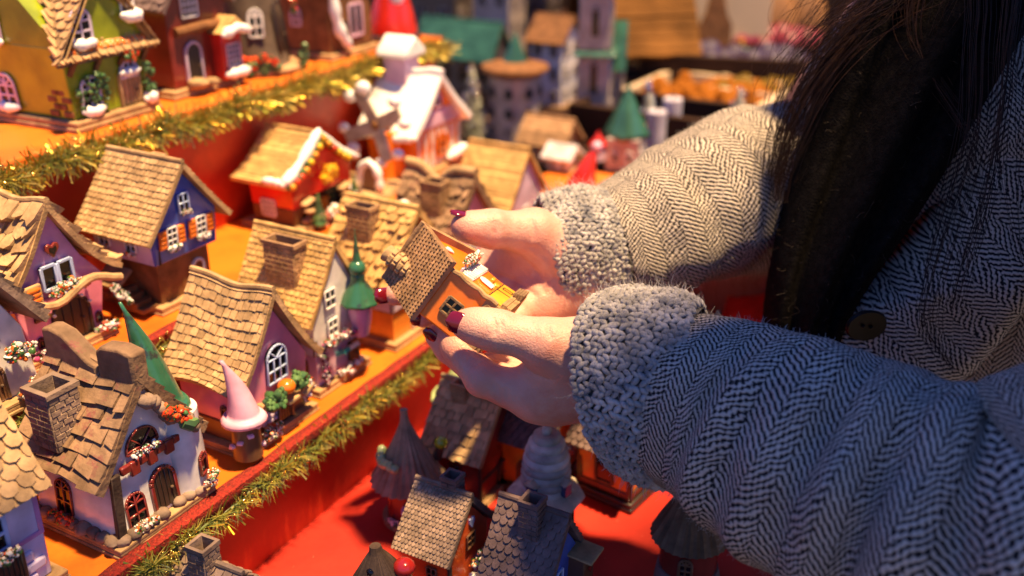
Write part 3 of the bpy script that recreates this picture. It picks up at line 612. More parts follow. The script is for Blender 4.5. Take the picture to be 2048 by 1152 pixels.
# --- orange house
h = House('pottery_house', 'amber house with bulging yellow tile roof, right behind the green turret', (-.100, .730, ZC), [(.006, .025, .029), (.030, .025, .029), (.0305, .027, .031), (.056, .027, .031)], .098, group=GRP)
h.base(.006, .006, .006); h.walls(GOLDW, z1=.0302, gable=False, name='ground_floor'); h.walls(LILAC, z0=.0305, name='upper_floor')
h.roof(YEL, .108, .054, .039, -.036, .034, 'rough', 8, 8, .004, .0028, -.005, jitter=.12)
h.chimney(-.006, -.018, .078, .110, .021, .013, TAN2, 8, taper=1.0)
timbers(h.side(0, 0), [((-.026, .031), (.026, .031)), ((-.025, .031), (-.025, .056)), ((.0255, .031), (.0255, .056)), ((-.008, .031), (-.008, .056)), ((.010, .031), (.010, .056)), ((-.026, .043), (.026, .043))], h.o)
timbers(h.front(0, 0), [((-.030, .031), (.030, .031)), ((-.030, .031), (-.030, .056)), ((.030, .031), (.030, .056)), ((0, .031), (0, .056))], h.o)
win(h.side(.001, .045), .010, .009, h.o, ORANGE, False, 2, 1, .002); door(h.front(.004, .007), .015, .021, h.o, GOLDW, True, WFR); b = MB(); b.ball((0, 0, .001), .003, h.side(-.002, .018), 9, 6, (1, 1, .5)); b.build('white_flower', WFR, h.o)

# --- rosy house with sagging ridge
h = House('pottery_house', 'rosy brown clay house with a sagging ridge and square chimney, behind the hands', (-.062, .838, ZC), [(.005, .029, .030), (.055, .030, .031)], .094, group=GRP)
h.base(.006, .006, .005); h.walls(MAUVE); h.roof(ROUGHC, .100, .050, .042, -.036, .036, 'rough', 7, 6, .005, .003, .002, lambda a, t: -.013 * math.exp(-((a - .45) / .16) ** 2) * (1 - t) ** 2, jitter=.15)
rg = MB(); rg.tube([h.RP(-1, a / 16, 0) + Vector((0, 0, .003)) for a in range(17)], [.0045] * 17, 8); rg.build('ridge_stone', TAN, h.ro, angle=50)
h.chimney(.006, -.020, .066, .097, .020, .016, TAN2, 8, taper=1.0); win(h.front(0, .03), .012, .016, h.o, WFR, True)
b = MB(); b.ball((-.016, -.036, .075), .0055, None, 12, 8); b.build('snow_ball', SNOW, h.o)

# --- yellow roofed house further along
P = onz(1000, 470, ZC)
h = House('pottery_house', 'small house with a plain yellow ribbed roof, just beyond the far sleeve cuff', (P.x, P.y, ZC), [(.004, .028, .032), (.045, .030, .033)], .088, group=GRP)
h.base(.004, .004, .004); h.walls(LILAC); h.roof(YEL, .094, .040, .044, -.034, .034, 'row', 16, 1, .003, .0008, .001); timbers(h.side(0, 0), [((-.028, .02), (.028, .02)), ((0, .005), (0, .042)), ((.027, .005), (.027, .042))], h.o); win(h.front(0, .02), .012, .016, h.o, WFR)

# --- purple stone house at the left corner
h = House('pottery_house', 'lilac house with pale stone blocks and blue window, in the bottom left corner', (-.285, .400, ZC), [(.006, .040, .024), (.064, .040, .025)], .112, yaw=90, group=GRP)
h.base(.006, .006, .006); h.walls(LILAC); h.roof(TAN, .116, .062, .034, -.046, .044, 'scale', 9, 9, .0032, .0018, .001, jitter=.1)
b = MB()
for k in range(22):
    x = -.037 + .0125 * (k % 6) + (.006 if (k // 6) % 2 else 0); z = .010 + .0072 * (k // 6)
    b.box((x, z, .0008), (.0115, .0062, .003), h.side(0, 0))
b.build('stone_blocks', LILAC, h.o, bevel=.0014)
win(h.side(.013, .037), .014, .019, h.o, LAVW, False, 2, 2, .0024); flowers(h.side(.014, .036, .003), h.o, 50, .009, .003, .005, .0014); flowers(h.side(-.010, .034, .003), h.o, 40, .010, .005, .005, .0015)
door(h.side(.017, .007, .0014), .014, .026, h.o, BLACKB, False, BLACKB); timbers(h.side(0, 0), [((-.040, .034), (.040, .034)), ((.0385, .034), (.0385, .064))], h.o, PURP)

# --- sliver of a house at the left edge
P = onz(-42, 800, ZB)
h = House('pottery_house', 'white house with flowers by its door, cut by the left edge', (P.x, P.y, ZB), [(.006, .026, .024), (.045, .023, .022)], .085, group=GRP)
h.base(.008, .008, .007); h.walls(WHITE); h.roof(GREYC, .095, .048, .034, -.030, .033, 'rough', 7, 6, .004, .003); door(h.front(-.004, .008), .013, .022, h.o, BRN, True, BRN); flowers(h.front(.015, .010, .005), h.o, 54, .010, .006, .006, .0021); flowers(h.front(.012, .034, .004), h.o, 40, .010, .005, .005, .0019); win(h.front(0, .042), .011, .013, h.o, GREEN, True)
# ---------------------------------------------------------------- houses on the red counter
h = House('pottery_house', 'small red house with round grey tiles and a pale blue gable heart', (-.042, .510, ZD), [(.004, .0165, .021), (.042, .018, .023)], .068, group=GRP)
h.base(.005, .005, .004); h.walls(glaze('glaze_vermilion', (.60, .09, .02))); h.roof(GREYC, .074, .040, .0295, -.0205, .0205, 'scale', 15, 16, .0028, .0013, 0, jitter=.05, gap=.03); h.chimney(.004, .004, .062, .082, .011, .011, PLUMC, 5)
b = MB(); b.prism([(0, -.004), (.003, .0005), (.0028, .003), (.0012, .0034), (0, .002), (-.0012, .0034), (-.0028, .003), (-.003, .0005)], 0, .001, h.front(.002, .053)); b.build('heart', LAVW, h.o)
win(h.side(.004, .020), .007, .010, h.o, BRN, False, 2, 2, .001); win(h.front(.0, .036), .009, .010, h.o, BRN, False, 2, 2, .001); flowers(h.front(.006, .028, .004), h.o, 60, .014, .004, .005, .0013); flowers(h.front(.002, .012, .003), h.o, 30, .010, .005, .004, .0022, FLW)
timbers(h.front(0, 0), [((-.0215, .005), (-.0225, .042))], h.o, TIMB, .004); door(h.front(.012, .005), .009, .016, h.o, BLACKB, True, LILAC)
h = House('pottery_house', 'blue house under a plum grey fish scale roof with tall chimney', (.014, .484, ZD), [(.004, .019, .018), (.045, .020, .019)], .070, group=GRP)
h.base(.005, .005, .004); h.walls(BLUE); h.roof(PLUMC, .079, .037, .0285, -.0245, .0225, 'scale', 10, 9, .0030, .0017, 0, jitter=.09, gap=.02); h.chimney(.001, -.006, .060, .0885, .0125, .0125, PLUMC, 7, flare=.1)
b = MB(); b.box((.0245, .012, .036), (.012, .014, .020)); b.build('bay', BRN, h.o, bevel=.001)
b = MB(); b.bar((.016, .012, .0485), (.036, .012, .047), .018, .002); b.build('bay_roof', TAN, h.o, bevel=.0006)
win(h.front(-.008, .034), .007, .011, h.o, LAVW, False, 1, 2, .0012); flowers(h.front(-.002, .016, .003), h.o, 40, .012, .006, .005, .0012, mat('flower_blue', None, ramp=[(.05, .25, .45), (.02, .02, .03), (.35, .3, .6)], rough=.3, bump=0)); b = MB(); b.prism([(0, -.003), (.0025, .0005), (.002, .0024), (0, .0012), (-.002, .0024), (-.0025, .0005)], 0, .0008, frame_m((.0308, .012, .037), (0, 1, 0), (0, 0, 1))); b.build('heart', DRED, h.o)
# beehive
h = House('pottery_house', 'round house with a coiled grey beehive dome and pale octagonal brim', (.023, .562, ZD), [(.004, .012, .012), (.03, .012, .012)], .04, group=GRP)
b = MB(); b.lathe([(.018, .003), (.0185, .016), (.019, .034)], 8, Matrix.Rotation(R(22), 4, 'Z')); b.build('wall', LILAC, h.o, smooth=False)
b = MB(); b.lathe([(.021, 0), (.021, .0035)], 8, Matrix.Rotation(R(22), 4, 'Z')); b.build('base', BASEC, h.o, smooth=False, bevel=.0006)
b = MB(); b.lathe([(.019, .032), (.0265, .030), (.0270, .0315), (.0262, .0335), (.017, .0385), (.0, .0385)], 8, Matrix.Rotation(R(22), 4, 'Z')); b.build('brim', CREAM, h.o, bevel=.001, angle=50)
b = MB()
for i in range(9):
    t = i / 8; r = .0172 * math.sqrt(max(.03, 1 - (t * .985) ** 2.6)); z = .0395 + .043 * t
    b.lathe([(max(.0005, r - .0012), z - .003), (max(.0006, r - .0004), z - .0022), (r, z), (max(.0006, r - .0006), z + .0022), (max(.0005, r - .0022), z + .003)], 28, None, .01)
b.build('hive_dome', BLUEGREY, h.o, angle=70)
b = MB(); b.ball((0, 0, .0862), .0016, None, 8, 5, (1, 1, .4)); b.build('smoke_hole', PANE, h.o)
for a in (-95, -15):
    M = Matrix.Rotation(R(a), 4, 'Z'); b = MB(); b.box((.0175, 0, .044), (.005, .007, .010), M); b.build('dormer', glaze('glaze_navy', (.03, .06, .16)), h.o, bevel=.0008); b = MB(); b.prism([(-.0055, 0), (.0055, 0), (0, .004)], -.004, .004, M @ frame_m((.0175, 0, .049), (0, 1, 0), (0, 0, 1))); b.build('dormer_roof', CREAM, h.o, bevel=.0006)
b = MB()
for k in range(8):
    M = Matrix.Rotation(R(22 + 45 * k), 4, 'Z'); b.box((.0187, 0, .018), (.0024, .0026, .028), M)
    M2 = Matrix.Rotation(R(45 * k), 4, 'Z'); b.bar((.0174, -.006, .008), (.0176, .006, .030), .0014, .0016, M=M2, up=(1, 0, 0)); b.bar((.0172, -.007, .019), (.0172, .007, .019), .0014, .0016, M=M2, up=(1, 0, 0))
b.build('timber_frame', TIMB, h.o, bevel=.0004)
# thatched mushroom house with green leaf
h = House('pottery_house', 'round red house with a tall pale thatched hat and green frill', (-.072, .578, ZD), [(.004, .012, .012), (.03, .012, .012)], .04, group=GRP)
cyl(h.o, DRED, (0, 0, 0), .016, .034, 'wall', .0145); b = MB(); b.lathe([(.019, 0), (.0195, .004)], 20); b.build('base', BASEC, h.o)
bent_cone(h.o, THATCH, (0, 0, .033), .0255, .052, (-.004, .004, .0), 'thatched_hat', n=48, rib=.035, power=1.15, tipr=.10, wob=.03)
b = MB()
for i in range(9): a = -2.9 + .18 * i; b.ball((.0185 * math.cos(a), .0185 * math.sin(a), .052 + jit(.001)), .0035, None, 7, 5, wob=.3)
b.build('green_frill', glaze('glaze_pale_green', (.34, .42, .20)), h.o)
b = MB(); b.ball((.020, .012, .0615), .0048, None, 9, 6, (1, 1, .9)); b.build('toadstool_cap', LIME, h.o); b = MB(); b.tube([(.017, .012, .048), (.020, .012, .060)], .003, 8); b.build('toadstool_stem', BLACKB, h.o)
win(frame_m((.008, -.0138, .010), (.85, .5, 0), (0, 0, 1)), .007, .012, h.o, LAVW, True, 2, 1, .0012); flowers(frame_m((-.002, -.0165, .006), (1, 0, 0), (0, 0, 1)), h.o, 12, .006, .003, .003, .0018, FLW)
door(frame_m((.0155, -.002, .004), (.1, 1, 0), (0, 0, 1)), .010, .020, h.o, BRN, True, BRN)
# yellow shingle roof house under the hand
h = House('pottery_house', 'red house with tan shingle roof half in shadow, just below the hands', (-.028, .622, ZD), [(.004, .020, .026), (.043, .021, .027)], .076, group=GRP)
h.base(.005, .005, .004); h.walls(DRED); h.roof(TAN, .083, .040, .035, -.026, .026, 'rect', 8, 9, .003, .0018, 0, jitter=.1); h.chimney(-.006, -.006, .066, .086, .012, .010, TAN2, 4)
win(h.side(0, .018), .008, .012, h.o, DRED, False, 2, 2, .001); flowers(h.front(.006, .044, .003), h.o, 16, .008, .003, .004, .0016, FLW); timbers(h.front(0, 0), [((-.025, .004), (-.026, .043)), ((-.025, .02), (.025, .02))], h.o); door(h.front(.004, .005), .010, .018, h.o, BLACKB)
# red house behind
P = onz(1075, 945, ZD)
h = House('pottery_house', 'bright red house with white flowers half hidden under the wrist, on the red counter', (P.x, P.y, ZD), [(.004, .021, .026), (.045, .022, .027)], .075, group=GRP)
h.base(.006, .006, .004, BROWNW); h.walls(ORANGE); h.roof(PLUMC, .082, .042, .034, -.026, .027, 'scale', 9, 9, .003, .0016); door(h.side(.004, .005), .012, .022, h.o, BROWNW); flowers(h.front(0, .03, .004), h.o, 20, .014, .004, .005, .002, FLW); win(h.front(0, .016), .010, .012, h.o, BRN)
b = MB(); b.ball((.030, .006, .046), .006, None, 10, 7); b.ball((.031, .024, .050), .007, None, 10, 7); b.build('snow_ball', SNOW, h.o)
# amber lantern house
h = House('pottery_house', 'dark framed amber house with square windows, on the red counter beneath the near cuff', (.078, .613, ZD), [(.008, .021, .019), (.048, .023, .021)], .076, yaw=-8, group=GRP)
h.base(.004, .004, .008, BLACKB, 2); h.walls(GOLDW); h.roof(PLUMC, .082, .045, .030, -.028, .028, 'scale', 9, 10); 
for fr, n_ in ((h.front, .019), (h.side, .021)): timbers(fr(0, 0), [((-n_, .008), (-n_, .047)), ((n_, .008), (n_, .047)), ((-n_, .012), (n_, .012)), ((-n_, .046), (n_, .046))], h.o, BLACKB, .005); win(fr(0, .017), .014, .022, h.o, BROWNW, False, 1, 1, .002)
# thatched round tower
h = House('pottery_house', 'round red tower with a drooping grey thatched cap and dark foot, under the near sleeve', (.113, .512, ZD), [(.004, .012, .012), (.03, .012, .012)], .04, group=GRP)
cyl(h.o, PLUMC, (0, 0, 0), .0215, .014, 'foot', .0195); cyl(h.o, DRED, (0, 0, .013), .0185, .027, 'wall', .018)
bent_cone(h.o, THATCHD, (0, 0, .037), .0250, .042, (0, 0, 0), 'thatched_cap', n=64, rib=.02, power=.8, tipr=.2, wob=.015); win(frame_m((.004, -.0182, .018), (1, .2, 0), (0, 0, 1)), .008, .013, h.o, BRN, True); b = MB(); b.ball((.005, -.0205, .008), .002, None, 8, 5); b.build('foot_stud', DARKC, h.o)
# dark thatched cottage in front
P = onz(772, 1290, ZD)
h = House('pottery_house', 'dark thatched cone house with a red toadstool, at the lower edge', (P.x, P.y, ZD), [(.004, .012, .012), (.03, .012, .012)], .04, group=GRP)
cyl(h.o, BROWNW, (0, 0, 0), .0185, .030, 'wall', .017); bent_cone(h.o, DARKC, (0, 0, .026), .0285, .046, (-.003, 0, 0), 'thatched_cap', n=72, rib=.035, power=.8, tipr=.11, wob=.03)
b = MB(); b.ball((-.001, -.0085, .059), .0030, None, 10, 6, (1, .7, 1.2)); b.build('chimney_hole', PANE, h.o)
b = MB(); b.ball((.012, .006, .0585), .0065, None, 12, 8, (1, 1, .8)); b.build('toadstool_cap', RED, h.o); b = MB(); b.tube([(.013, .005, .044), (.012, .006, .057)], .0035, 8); b.build('toadstool_stem', BROWNW, h.o)
win(frame_m((.002, -.0185, .010), (1, 0, 0), (0, 0, 1)), .009, .013, h.o, DRED, True)
# scale roofed cottage at the lower edge
P = onz(440, 1300, ZD)
h = House('pottery_house', 'grey brown roofed cottage with square chimney, below the garland at the lower edge', (P.x, P.y, ZD), [(.004, .022, .018), (.040, .024, .020)], .062, yaw=2, group=GRP)
h.base(.004, .004, .004); h.walls(MAUVE); h.roof(GREYC, .0665, .036, .028, -.027, .027, 'scale', 8, 9, .003, .0018, jitter=.1); h.chimney(.001, -.002, .056, .080, .0125, .0125, GREYC, 6, taper=1.0); win(h.side(0, .014), .010, .014, h.o, WFR); door(h.front(0, .005), .01, .018, h.o)
# green hatted one behind the hand
P = onz(930, 895, ZD)
h = House('pottery_house', 'round house with a pale green hat, just showing below the fingers', (P.x, P.y, ZD), [(.004, .012, .012), (.03, .012, .012)], .04, group=GRP)
cyl(h.o, BROWNW, (0, 0, 0), .017, .05, 'wall', .016); bent_cone(h.o, glaze('glaze_pale_green', (.34, .42, .20)), (0, 0, .048), .023, .030, (0, 0, 0), 'hat', brim=.002, power=.7, tipr=.3); win(frame_m((.004, -.0165, .016), (1, .2, 0), (0, 0, 1)), .008, .014, h.o, WFR, True)
# yellow house between the cuffs
P = onz(1510, 700, ZD)
h = House('pottery_house', 'little yellow house glimpsed between the near cuff and the scarf', (P.x, P.y, ZD), [(.004, .022, .022), (.040, .022, .022)], .06, group=GRP)
h.base(.004, .004, .004); h.walls(YELLOW); h.roof(RED, .068, .038, .030, -.027, .027, 'scale', 8, 9); win(h.side(0, .014), .010, .014, h.o, WFR); door(h.front(0, .005), .01, .018, h.o)

# ---------------------------------------------------------------- houses on the top step
h = House('pottery_house', 'lime green house with snowy arched windows, on the top step at left', (-.339, .757, ZA), [(.008, .044, .036), (.060, .046, .040)], .105, yaw=3, group=GRP)
h.base(.008, .006, .008, lines=2); h.walls(LIME)
b = MB(); b.prism([(-.046, 0), (.046, 0), (0, .045)], 0, .05, frame_m((0, -.0402, .060), (1, 0, 0), (0, 0, 1)) @ T(0, 0, -.05)); b.build('side_gable', LIME, h.o)
h.roof(TAN, .118, .050, .048, -.05, .052, 'rough', 12, 12, .004, .0018, keep=lambda a, t: abs(a * 2 - 1) > t - .10); ro2 = h.roof(TAN, .118, .050, .052, -.047, .047, 'rough', 12, 12, .004, .0018, keep=lambda a, t: abs(a * 2 - 1) < t + .10); ro2.rotation_euler.z = R(90)
for par_fr, xs in ((h.front, (-.020,)), (h.side, (-.018,))):
    for x in xs:
        for z in (.014, .062):
            win(par_fr(x, z, .001), .017, .023, h.o, LILAC, True, 2, 2, .0022); M = par_fr(x, z, .003); snowblob([M @ Vector((-.009, -.001, 0)), M @ Vector((0, -.002, .001)), M @ Vector((.009, -.001, 0))], h.o, .0038, 6)
win(h.front(.018, .030, .001), .017, .012, h.o, LILAC, True, 2, 1, .002); door(h.front(.018, .009), .019, .024, h.o, TAN, False, TAN)
M = h.front(.018, .034, .003); snowblob([M @ Vector((-.009, 0, 0)), M @ Vector((.009, 0, 0))], h.o, .003, 6)
b = MB()
for k in range(15): b.ball((-.036 + .0051 * k, .0555, .003), .0032, h.front(0, 0), 8, 5, (.8, 1.3, 1))
b.build('tile_awning', ORANGE, h.o); b = MB()
for k in range(4): b.bar((-.036 + .023 * k, .040, .002), (-.030 + .023 * k, .053, .006), .003, .003, M=h.front(0, 0))
b.build('awning_brackets', BROWNW, h.o)
flowers(h.front(-.020, .026, .002), h.o, 60, .015, .017, .004, .0018, LEAF, 'ivy'); flowers(h.front(.018, .047, .003), h.o, 20, .007, .004, .004, .0024, FLR); flowers(h.front(.033, .020, .003), h.o, 40, .004, .018, .004, .0022, LEAF, 'ivy'); M = h.front(.033, .011, .006); snowblob([M @ Vector((-.004, 0, 0)), M @ Vector((.004, .002, 0))], h.o, .005, 5)
b = MB()
for k in range(9):
    for q in range(2): b.box((.040 - .005 * ((k + q) % 2) - .009 * q, .012 + .0052 * k, .0006), (.009, .0044, .0022), h.side(0, 0))
b.build('corner_bricks', BROWNW, h.o, bevel=.0006)
M = h.front(.026, .075, .004); snowblob([M @ Vector((-.008, 0, 0)), M @ Vector((0, -.002, 0)), M @ Vector((.008, 0, 0))], h.o, .005, 6); win(h.front(.026, .076, .0), .012, .018, h.o, WFR, True)
h = House('pottery_house', 'dark red house with snowy ledges and small yellow porch roof, second on the top step', (-.284, .850, ZA), [(.007, .028, .034), (.075, .028, .034)], .115, yaw=2, group=GRP)
h.base(.006, .008, .007, lines=2); h.walls(DRED); h.roof(PLUMC, .122, .070, .042, -.034, .034, 'rough', 8, 8)
b = MB(); b.box((.032, .026, .026), (.014, .024, .038)); b.build('porch', RED, h.o, bevel=.001); b = MB(); b.prism([(-.017, 0), (.017, 0), (0, .014)], -.012, .014, frame_m((.032, .026, .046), (0, 1, 0), (0, 0, 1))); b.build('porch_roof', YEL, h.o, bevel=.001)
snowblob([(.046, .010, .046), (.046, .026, .050), (.046, .042, .046)], h.o, .0042, 8); snowblob([(.042, .014, .012), (.042, .04, .012)], h.o, .0042, 8); win(frame_m((.0392, .026, .018), (0, 1, 0), (0, 0, 1)), .016, .018, h.o, LILAC, False, 4, 4, .0012)
win(h.front(-.008, .062), .018, .026, h.o, WFR, False, 4, 5, .0014); snowblob([(.031, -.022, .090), (.032, 0, .092), (.031, .022, .090)], h.o, .0052, 9); door(h.front(-.010, .008), .017, .034, h.o, BLACKB, True, LILAC); win(h.side(-.016, .028), .012, .022, h.o, WFR, True); M = h.side(-.016, .026, .003); snowblob([M @ Vector((-.007, 0, 0)), M @ Vector((.007, 0, 0))], h.o, .0036, 5)
b = MB(); b.ball((.036, -.016, .010), .008, None, 9, 6, (1, 1.3, .6), .2); b.ball((.038, -.002, .009), .006, None, 9, 6, (1, 1.3, .6), .2); b.build('rocks', TAN, h.o); b = MB(); b.tube([(.030, -.028, .052), (.033, 0, .054), (.030, .030, .053)], .004, 8); b.build('ledge', BROWNW, h.o)
h = House('pottery_house', 'round tree stump house with tall dark arched door and red berries', (-.235, .925, ZA), [(.004, .02, .02), (.03, .02, .02)], .1, group=GRP)
b = MB(); b.lathe([(.040, 0), (.041, .004), (.037, .007)], 24, None, .03); b.build('base', TAN2, h.o)
b = MB(); b.lathe([(.034, .006), (.030, .02), (.027, .05), (.025, .08), (.022, .11), (.010, .135)], 24, T(-.003, 0, 0), .05); b.build('trunk_wall', mat('clay_bark', (.11, .075, .05), rough=.8, bump=.8, bscale=120), h.o)
door(frame_m((.024, .010, .010), (-.35, 1, 0), (-.1, 0, 1)), .020, .052, h.o, BLACKB, True, BLACKB); win(frame_m((.020, -.019, .034), (.7, .7, 0), (-.05, 0, 1)), .012, .024, h.o, WFR, True, 2, 2, .002)
flowers(frame_m((.024, -.024, .014), (.7, .7, 0), (0, 0, 1)), h.o, 26, .016, .005, .006, .0036, FLR, 'red_berries'); flowers(frame_m((.024, -.024, .008), (.7, .7, 0), (0, 0, 1)), h.o, 30, .02, .005, .006, .003, LEAF, 'moss'); flowers(frame_m((.034, .022, .014), (-.5, 1, 0), (0, 0, 1)), h.o, 20, .008, .01, .004, .003, LEAF, 'moss'); flowers(frame_m((.026, .022, .056), (-.5, 1, 0), (0, 0, 1)), h.o, 6, .004, .006, .004, .003, FLR, 'red_berries')
h = House('pottery_house', 'dark brown timber house with a trail of snow down its corner', (-.187, 1.012, ZA), [(.006, .033, .034), (.07, .033, .034)], .11, group=GRP)
h.base(.006, .006, .006, lines=2); h.walls(BROWNW); h.roof(DARKC, .118, .066, .044, -.040, .040, 'rect', 8, 8); snowblob([(.035, -.030, .078), (.036, -.028, .060), (.037, -.027, .040), (.038, -.022, .024), (.040, -.012, .010)], h.o, .0052, 12); win(h.side(-.006, .030), .012, .018, h.o, LILAC, True); win(h.front(.008, .018), .020, .030, h.o, MAUVE, False, 2, 1, .003); door(h.front(-.012, .007), .014, .028, h.o)
snowblob([(.036, -.02, .088), (.036, .02, .09)], h.o, .005, 8)
# red figurine with white beard-like fur trim
t = thing('figurine', 'red robed figurine with white fur trim at the end of the top step', 'figurine', (-.128, 1.090, ZA), YAW)
b = MB(); b.lathe([(.026, .004), (.027, .010), (.022, .03), (.016, .05), (.012, .065)], 20, None, .03); b.build('robe', RED, t); b = MB(); b.lathe([(.030, 0), (.031, .004), (.027, .006)], 20); b.build('base', BLACKB, t)
b = MB(); b.ball((.010, -.006, .048), .012, None, 10, 7, (.8, .9, 1.7)); b.ball((.013, -.004, .030), .008, None, 9, 6); b.build('white_fur', SNOW, t); b = MB(); b.ball((.002, 0, .074), .012, None, 12, 8); b.build('head', MAUVE, t); bent_cone(t, RED, (0, 0, .080), .014, .03, (-.01, 0, 0), 'hood', power=.8)
# ---------------------------------------------------------------- further along the stall
GB = 'pottery buildings at the far end of the stand'
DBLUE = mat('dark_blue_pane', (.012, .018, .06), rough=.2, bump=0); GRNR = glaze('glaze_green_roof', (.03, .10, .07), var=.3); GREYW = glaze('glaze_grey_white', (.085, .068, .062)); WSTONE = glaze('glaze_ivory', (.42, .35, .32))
h = House('pottery_building', 'long ivory building with a green ribbed roof, behind the snowy windmill house', (-.070, 1.452, ZC), [(.004, .062, .026), (.086, .062, .026)], .122, group=GB)
h.base(.004, .004, .004); h.walls(GREYW); h.roof(GRNR, .132, .082, .034, -.068, .066, 'row', 5, 1, .003, .001); b = MB()
for k in range(18): p, q = h.RP(-1, (k + .5) / 18, .02), h.RP(-1, (k + .5) / 18, .98); b.tube([p, q], .0016, 5)
b.build('roof_ribs', GRNR, h.ro)
for x in (-.045, -.015, .015, .045):
    for z in (.018, .052): win(h.side(x, z), .013, .022, h.o, BROWNW, True, 1, 1, .002)
win(h.front(0, .05), .014, .022, h.o, BROWNW, True)
t = thing('pottery_tower', 'round white pottery tower with small dark windows and a small green dome', 'pottery tower', (.004, 1.300, ZC), YAW, GB)
b = MB(); b.lathe([(.036, 0), (.034, .05), (.034, .088)], 24); b.build('wall', WSTONE, t); b = MB(); b.lathe([(.034, .086), (.045, .094), (.044, .098), (.02, .104)], 24); b.build('brim', BROWNW, t); bent_cone(t, GRNR, (0, 0, .100), .017, .040, (0, 0, 0), 'dome', power=.8)
for a in (-30, -75, -120, 10):
    for z in (.010, .036, .062): M = Matrix.Rotation(R(a), 4, 'Z') @ frame_m((.0345, 0, z), (0, 1, 0), (0, 0, 1)); win(M, .009, .012, t, GREYW, True, 1, 1, .0016)
t = thing('church_tower', 'tall slim pink-white church tower with stacked narrow arched windows and green ledges', 'pottery tower', (.112, 1.345, ZC), YAW + 20, GB)
for k, (z0, z1, w_) in enumerate(((.0, .106, .023), (.112, .190, .022), (.196, .26, .019))):
    b = MB(); b.box((0, 0, (z0 + z1) / 2), (2 * w_, 2 * w_, z1 - z0), taper=.97); b.build('wall', WSTONE, t, bevel=.003)
    b = MB(); b.box((0, 0, z1 + .003), (2 * w_ + .014, 2 * w_ + .014, .006), taper=.8); b.build('ledge', GRNR, t, bevel=.001)
    for a in (0, -90):
        M = Matrix.Rotation(R(a), 4, 'Z')
        for zz, hh in (((.016, .028), (.055, .046)) if k == 0 else ((z0 + .018, .040),)): win(M @ frame_m((w_ * .985, 0, zz), (0, 1, 0), (-.0, 0, 1)), .011, hh, t, WSTONE, True, 1, 1, .002).active_material = WSTONE
b = MB(); b.box((.012, .045, .04), (.05, .045, .08)); b.build('nave', WSTONE, t, bevel=.001); b = MB(); b.prism([(-.036, 0), (.036, 0), (0, .062)], -.028, .028, frame_m((.012, .045, .080), (0, 1, 0), (0, 0, 1))); b.build('nave_roof', GRNR, t)
bent_cone(t, GRNR, (0, 0, .266), .022, .06, (0, 0, 0), 'spire', n=8, wob=0)
def small_house(name, label, u, v, z, wx, wy, ze, za, wm, rm, grp=GB, yaw=0, ww=WSTONE, n=2, kind='row'):
    P = onz(u, v, z); h = House(name, label, (P.x, P.y, z), [(.003, wx, wy), (ze, wx, wy)], za - .005, yaw=yaw, group=grp); h.base(.003, .003, .003, lines=2); h.walls(wm); h.roof(rm, za, ze - .005, wy + .008, -wx - .006, wx + .006, kind, 8, 6, .003, .0012)
    for k in range(n):
        zz = ze * (k + .25) / n
        for x in (-wx * .5, wx * .5): win(h.side(x, zz), wx * .42, ze / n * .5, h.o, ww, False, 2, 2, .0016); win(h.front(x * wy / wx, zz), wy * .42, ze / n * .5, h.o, ww, False, 2, 2, .0016)
    return h
small_house('pottery_building', 'white timbered town house with many small panes, left of the church tower', 1108, 205, ZC, .026, .030, .10, .13, WHITE, BROWNW, n=3)
small_house('pottery_building', 'grey white town hall behind the long green roof, at the top edge of the view', 890, 120, ZC, .05, .04, .17, .20, GREYW, BROWNW, n=3)
small_house('pottery_building', 'tall pale house with green roof behind the round tower', 1000, 140, ZC, .035, .03, .15, .19, WSTONE, GRNR, n=3)
small_house('pottery_building', 'narrow pale gatehouse beside the church tower, far back', 1085, 120, ZC, .022, .026, .14, .18, GREYW, GRNR, n=3)
small_house('pottery_building', 'little tan barn in front of the church tower', 1100, 320, ZC, .028, .022, .030, .055, TAN2, TAN2, n=1)
small_house('pottery_building', 'tiny white cottage with square window, in front of the tan barn', 1125, 338, ZC, .014, .013, .022, .03, WHITE, WHITE, n=1)
P = onz(1250, 335, ZC); t = thing('pottery_tower', 'small white chapel under a tall green pyramid spire, right of the church tower', 'pottery tower', P, YAW + 10, GB)
b = MB(); b.box((0, 0, .020), (.040, .040, .04)); b.build('wall', WSTONE, t, bevel=.001); bent_cone(t, GRNR, (0, 0, .040), .030, .062, (0, 0, 0), 'spire', n=4, wob=0, power=1.0)
for a in (0, -90):
    for y in (-.009, .009): win(Matrix.Rotation(R(a), 4, 'Z') @ frame_m((.0202, y, .012), (0, 1, 0), (0, 0, 1)), .008, .014, t, WHITE, True, 1, 1, .0014)
# bottle-brush trees
def brush_tree(u, v, z, hgt, r, label, m):
    t = thing('bottle_brush_tree', label, 'toy tree', onz(u, v, z), 0, 'frosted bottle brush trees'); b = MB(); b.tube([(0, 0, 0), (0, 0, hgt)], .0018, 6); b.lathe([(.012, 0), (.012, .006), (.004, .008)], 12); b.build('trunk', BROWNW, t); b = MB()
    for i in range(900):
        q = random.random() ** .7; zz = hgt * (.12 + .88 * (1 - q)) ; rr = r * (.12 + .88 * q) * random.uniform(.7, 1.05); a = random.random() * 6.283; c = Vector((rr * math.cos(a), rr * math.sin(a), zz - .004)); s_ = Vector((0, 0, zz)); d = Vector((-math.sin(a), math.cos(a), .4)) * .0011
        b.add([s_ - d, s_ + d, c + d * .4, c - d * .4], [(0, 1, 2, 3)])
    b.build('crown', m, t, smooth=False); b = MB()
    for i in range(26): q = random.random(); a = random.random() * 6.283; b.ball((r * q * math.cos(a), r * q * math.sin(a), hgt * (1 - q * .85)), .0032, None, 7, 5)
    b.build('glass_beads', mat('silver_bead', (.75, .75, .7), rough=.08, metal=1.0, bump=0, var=0), t)
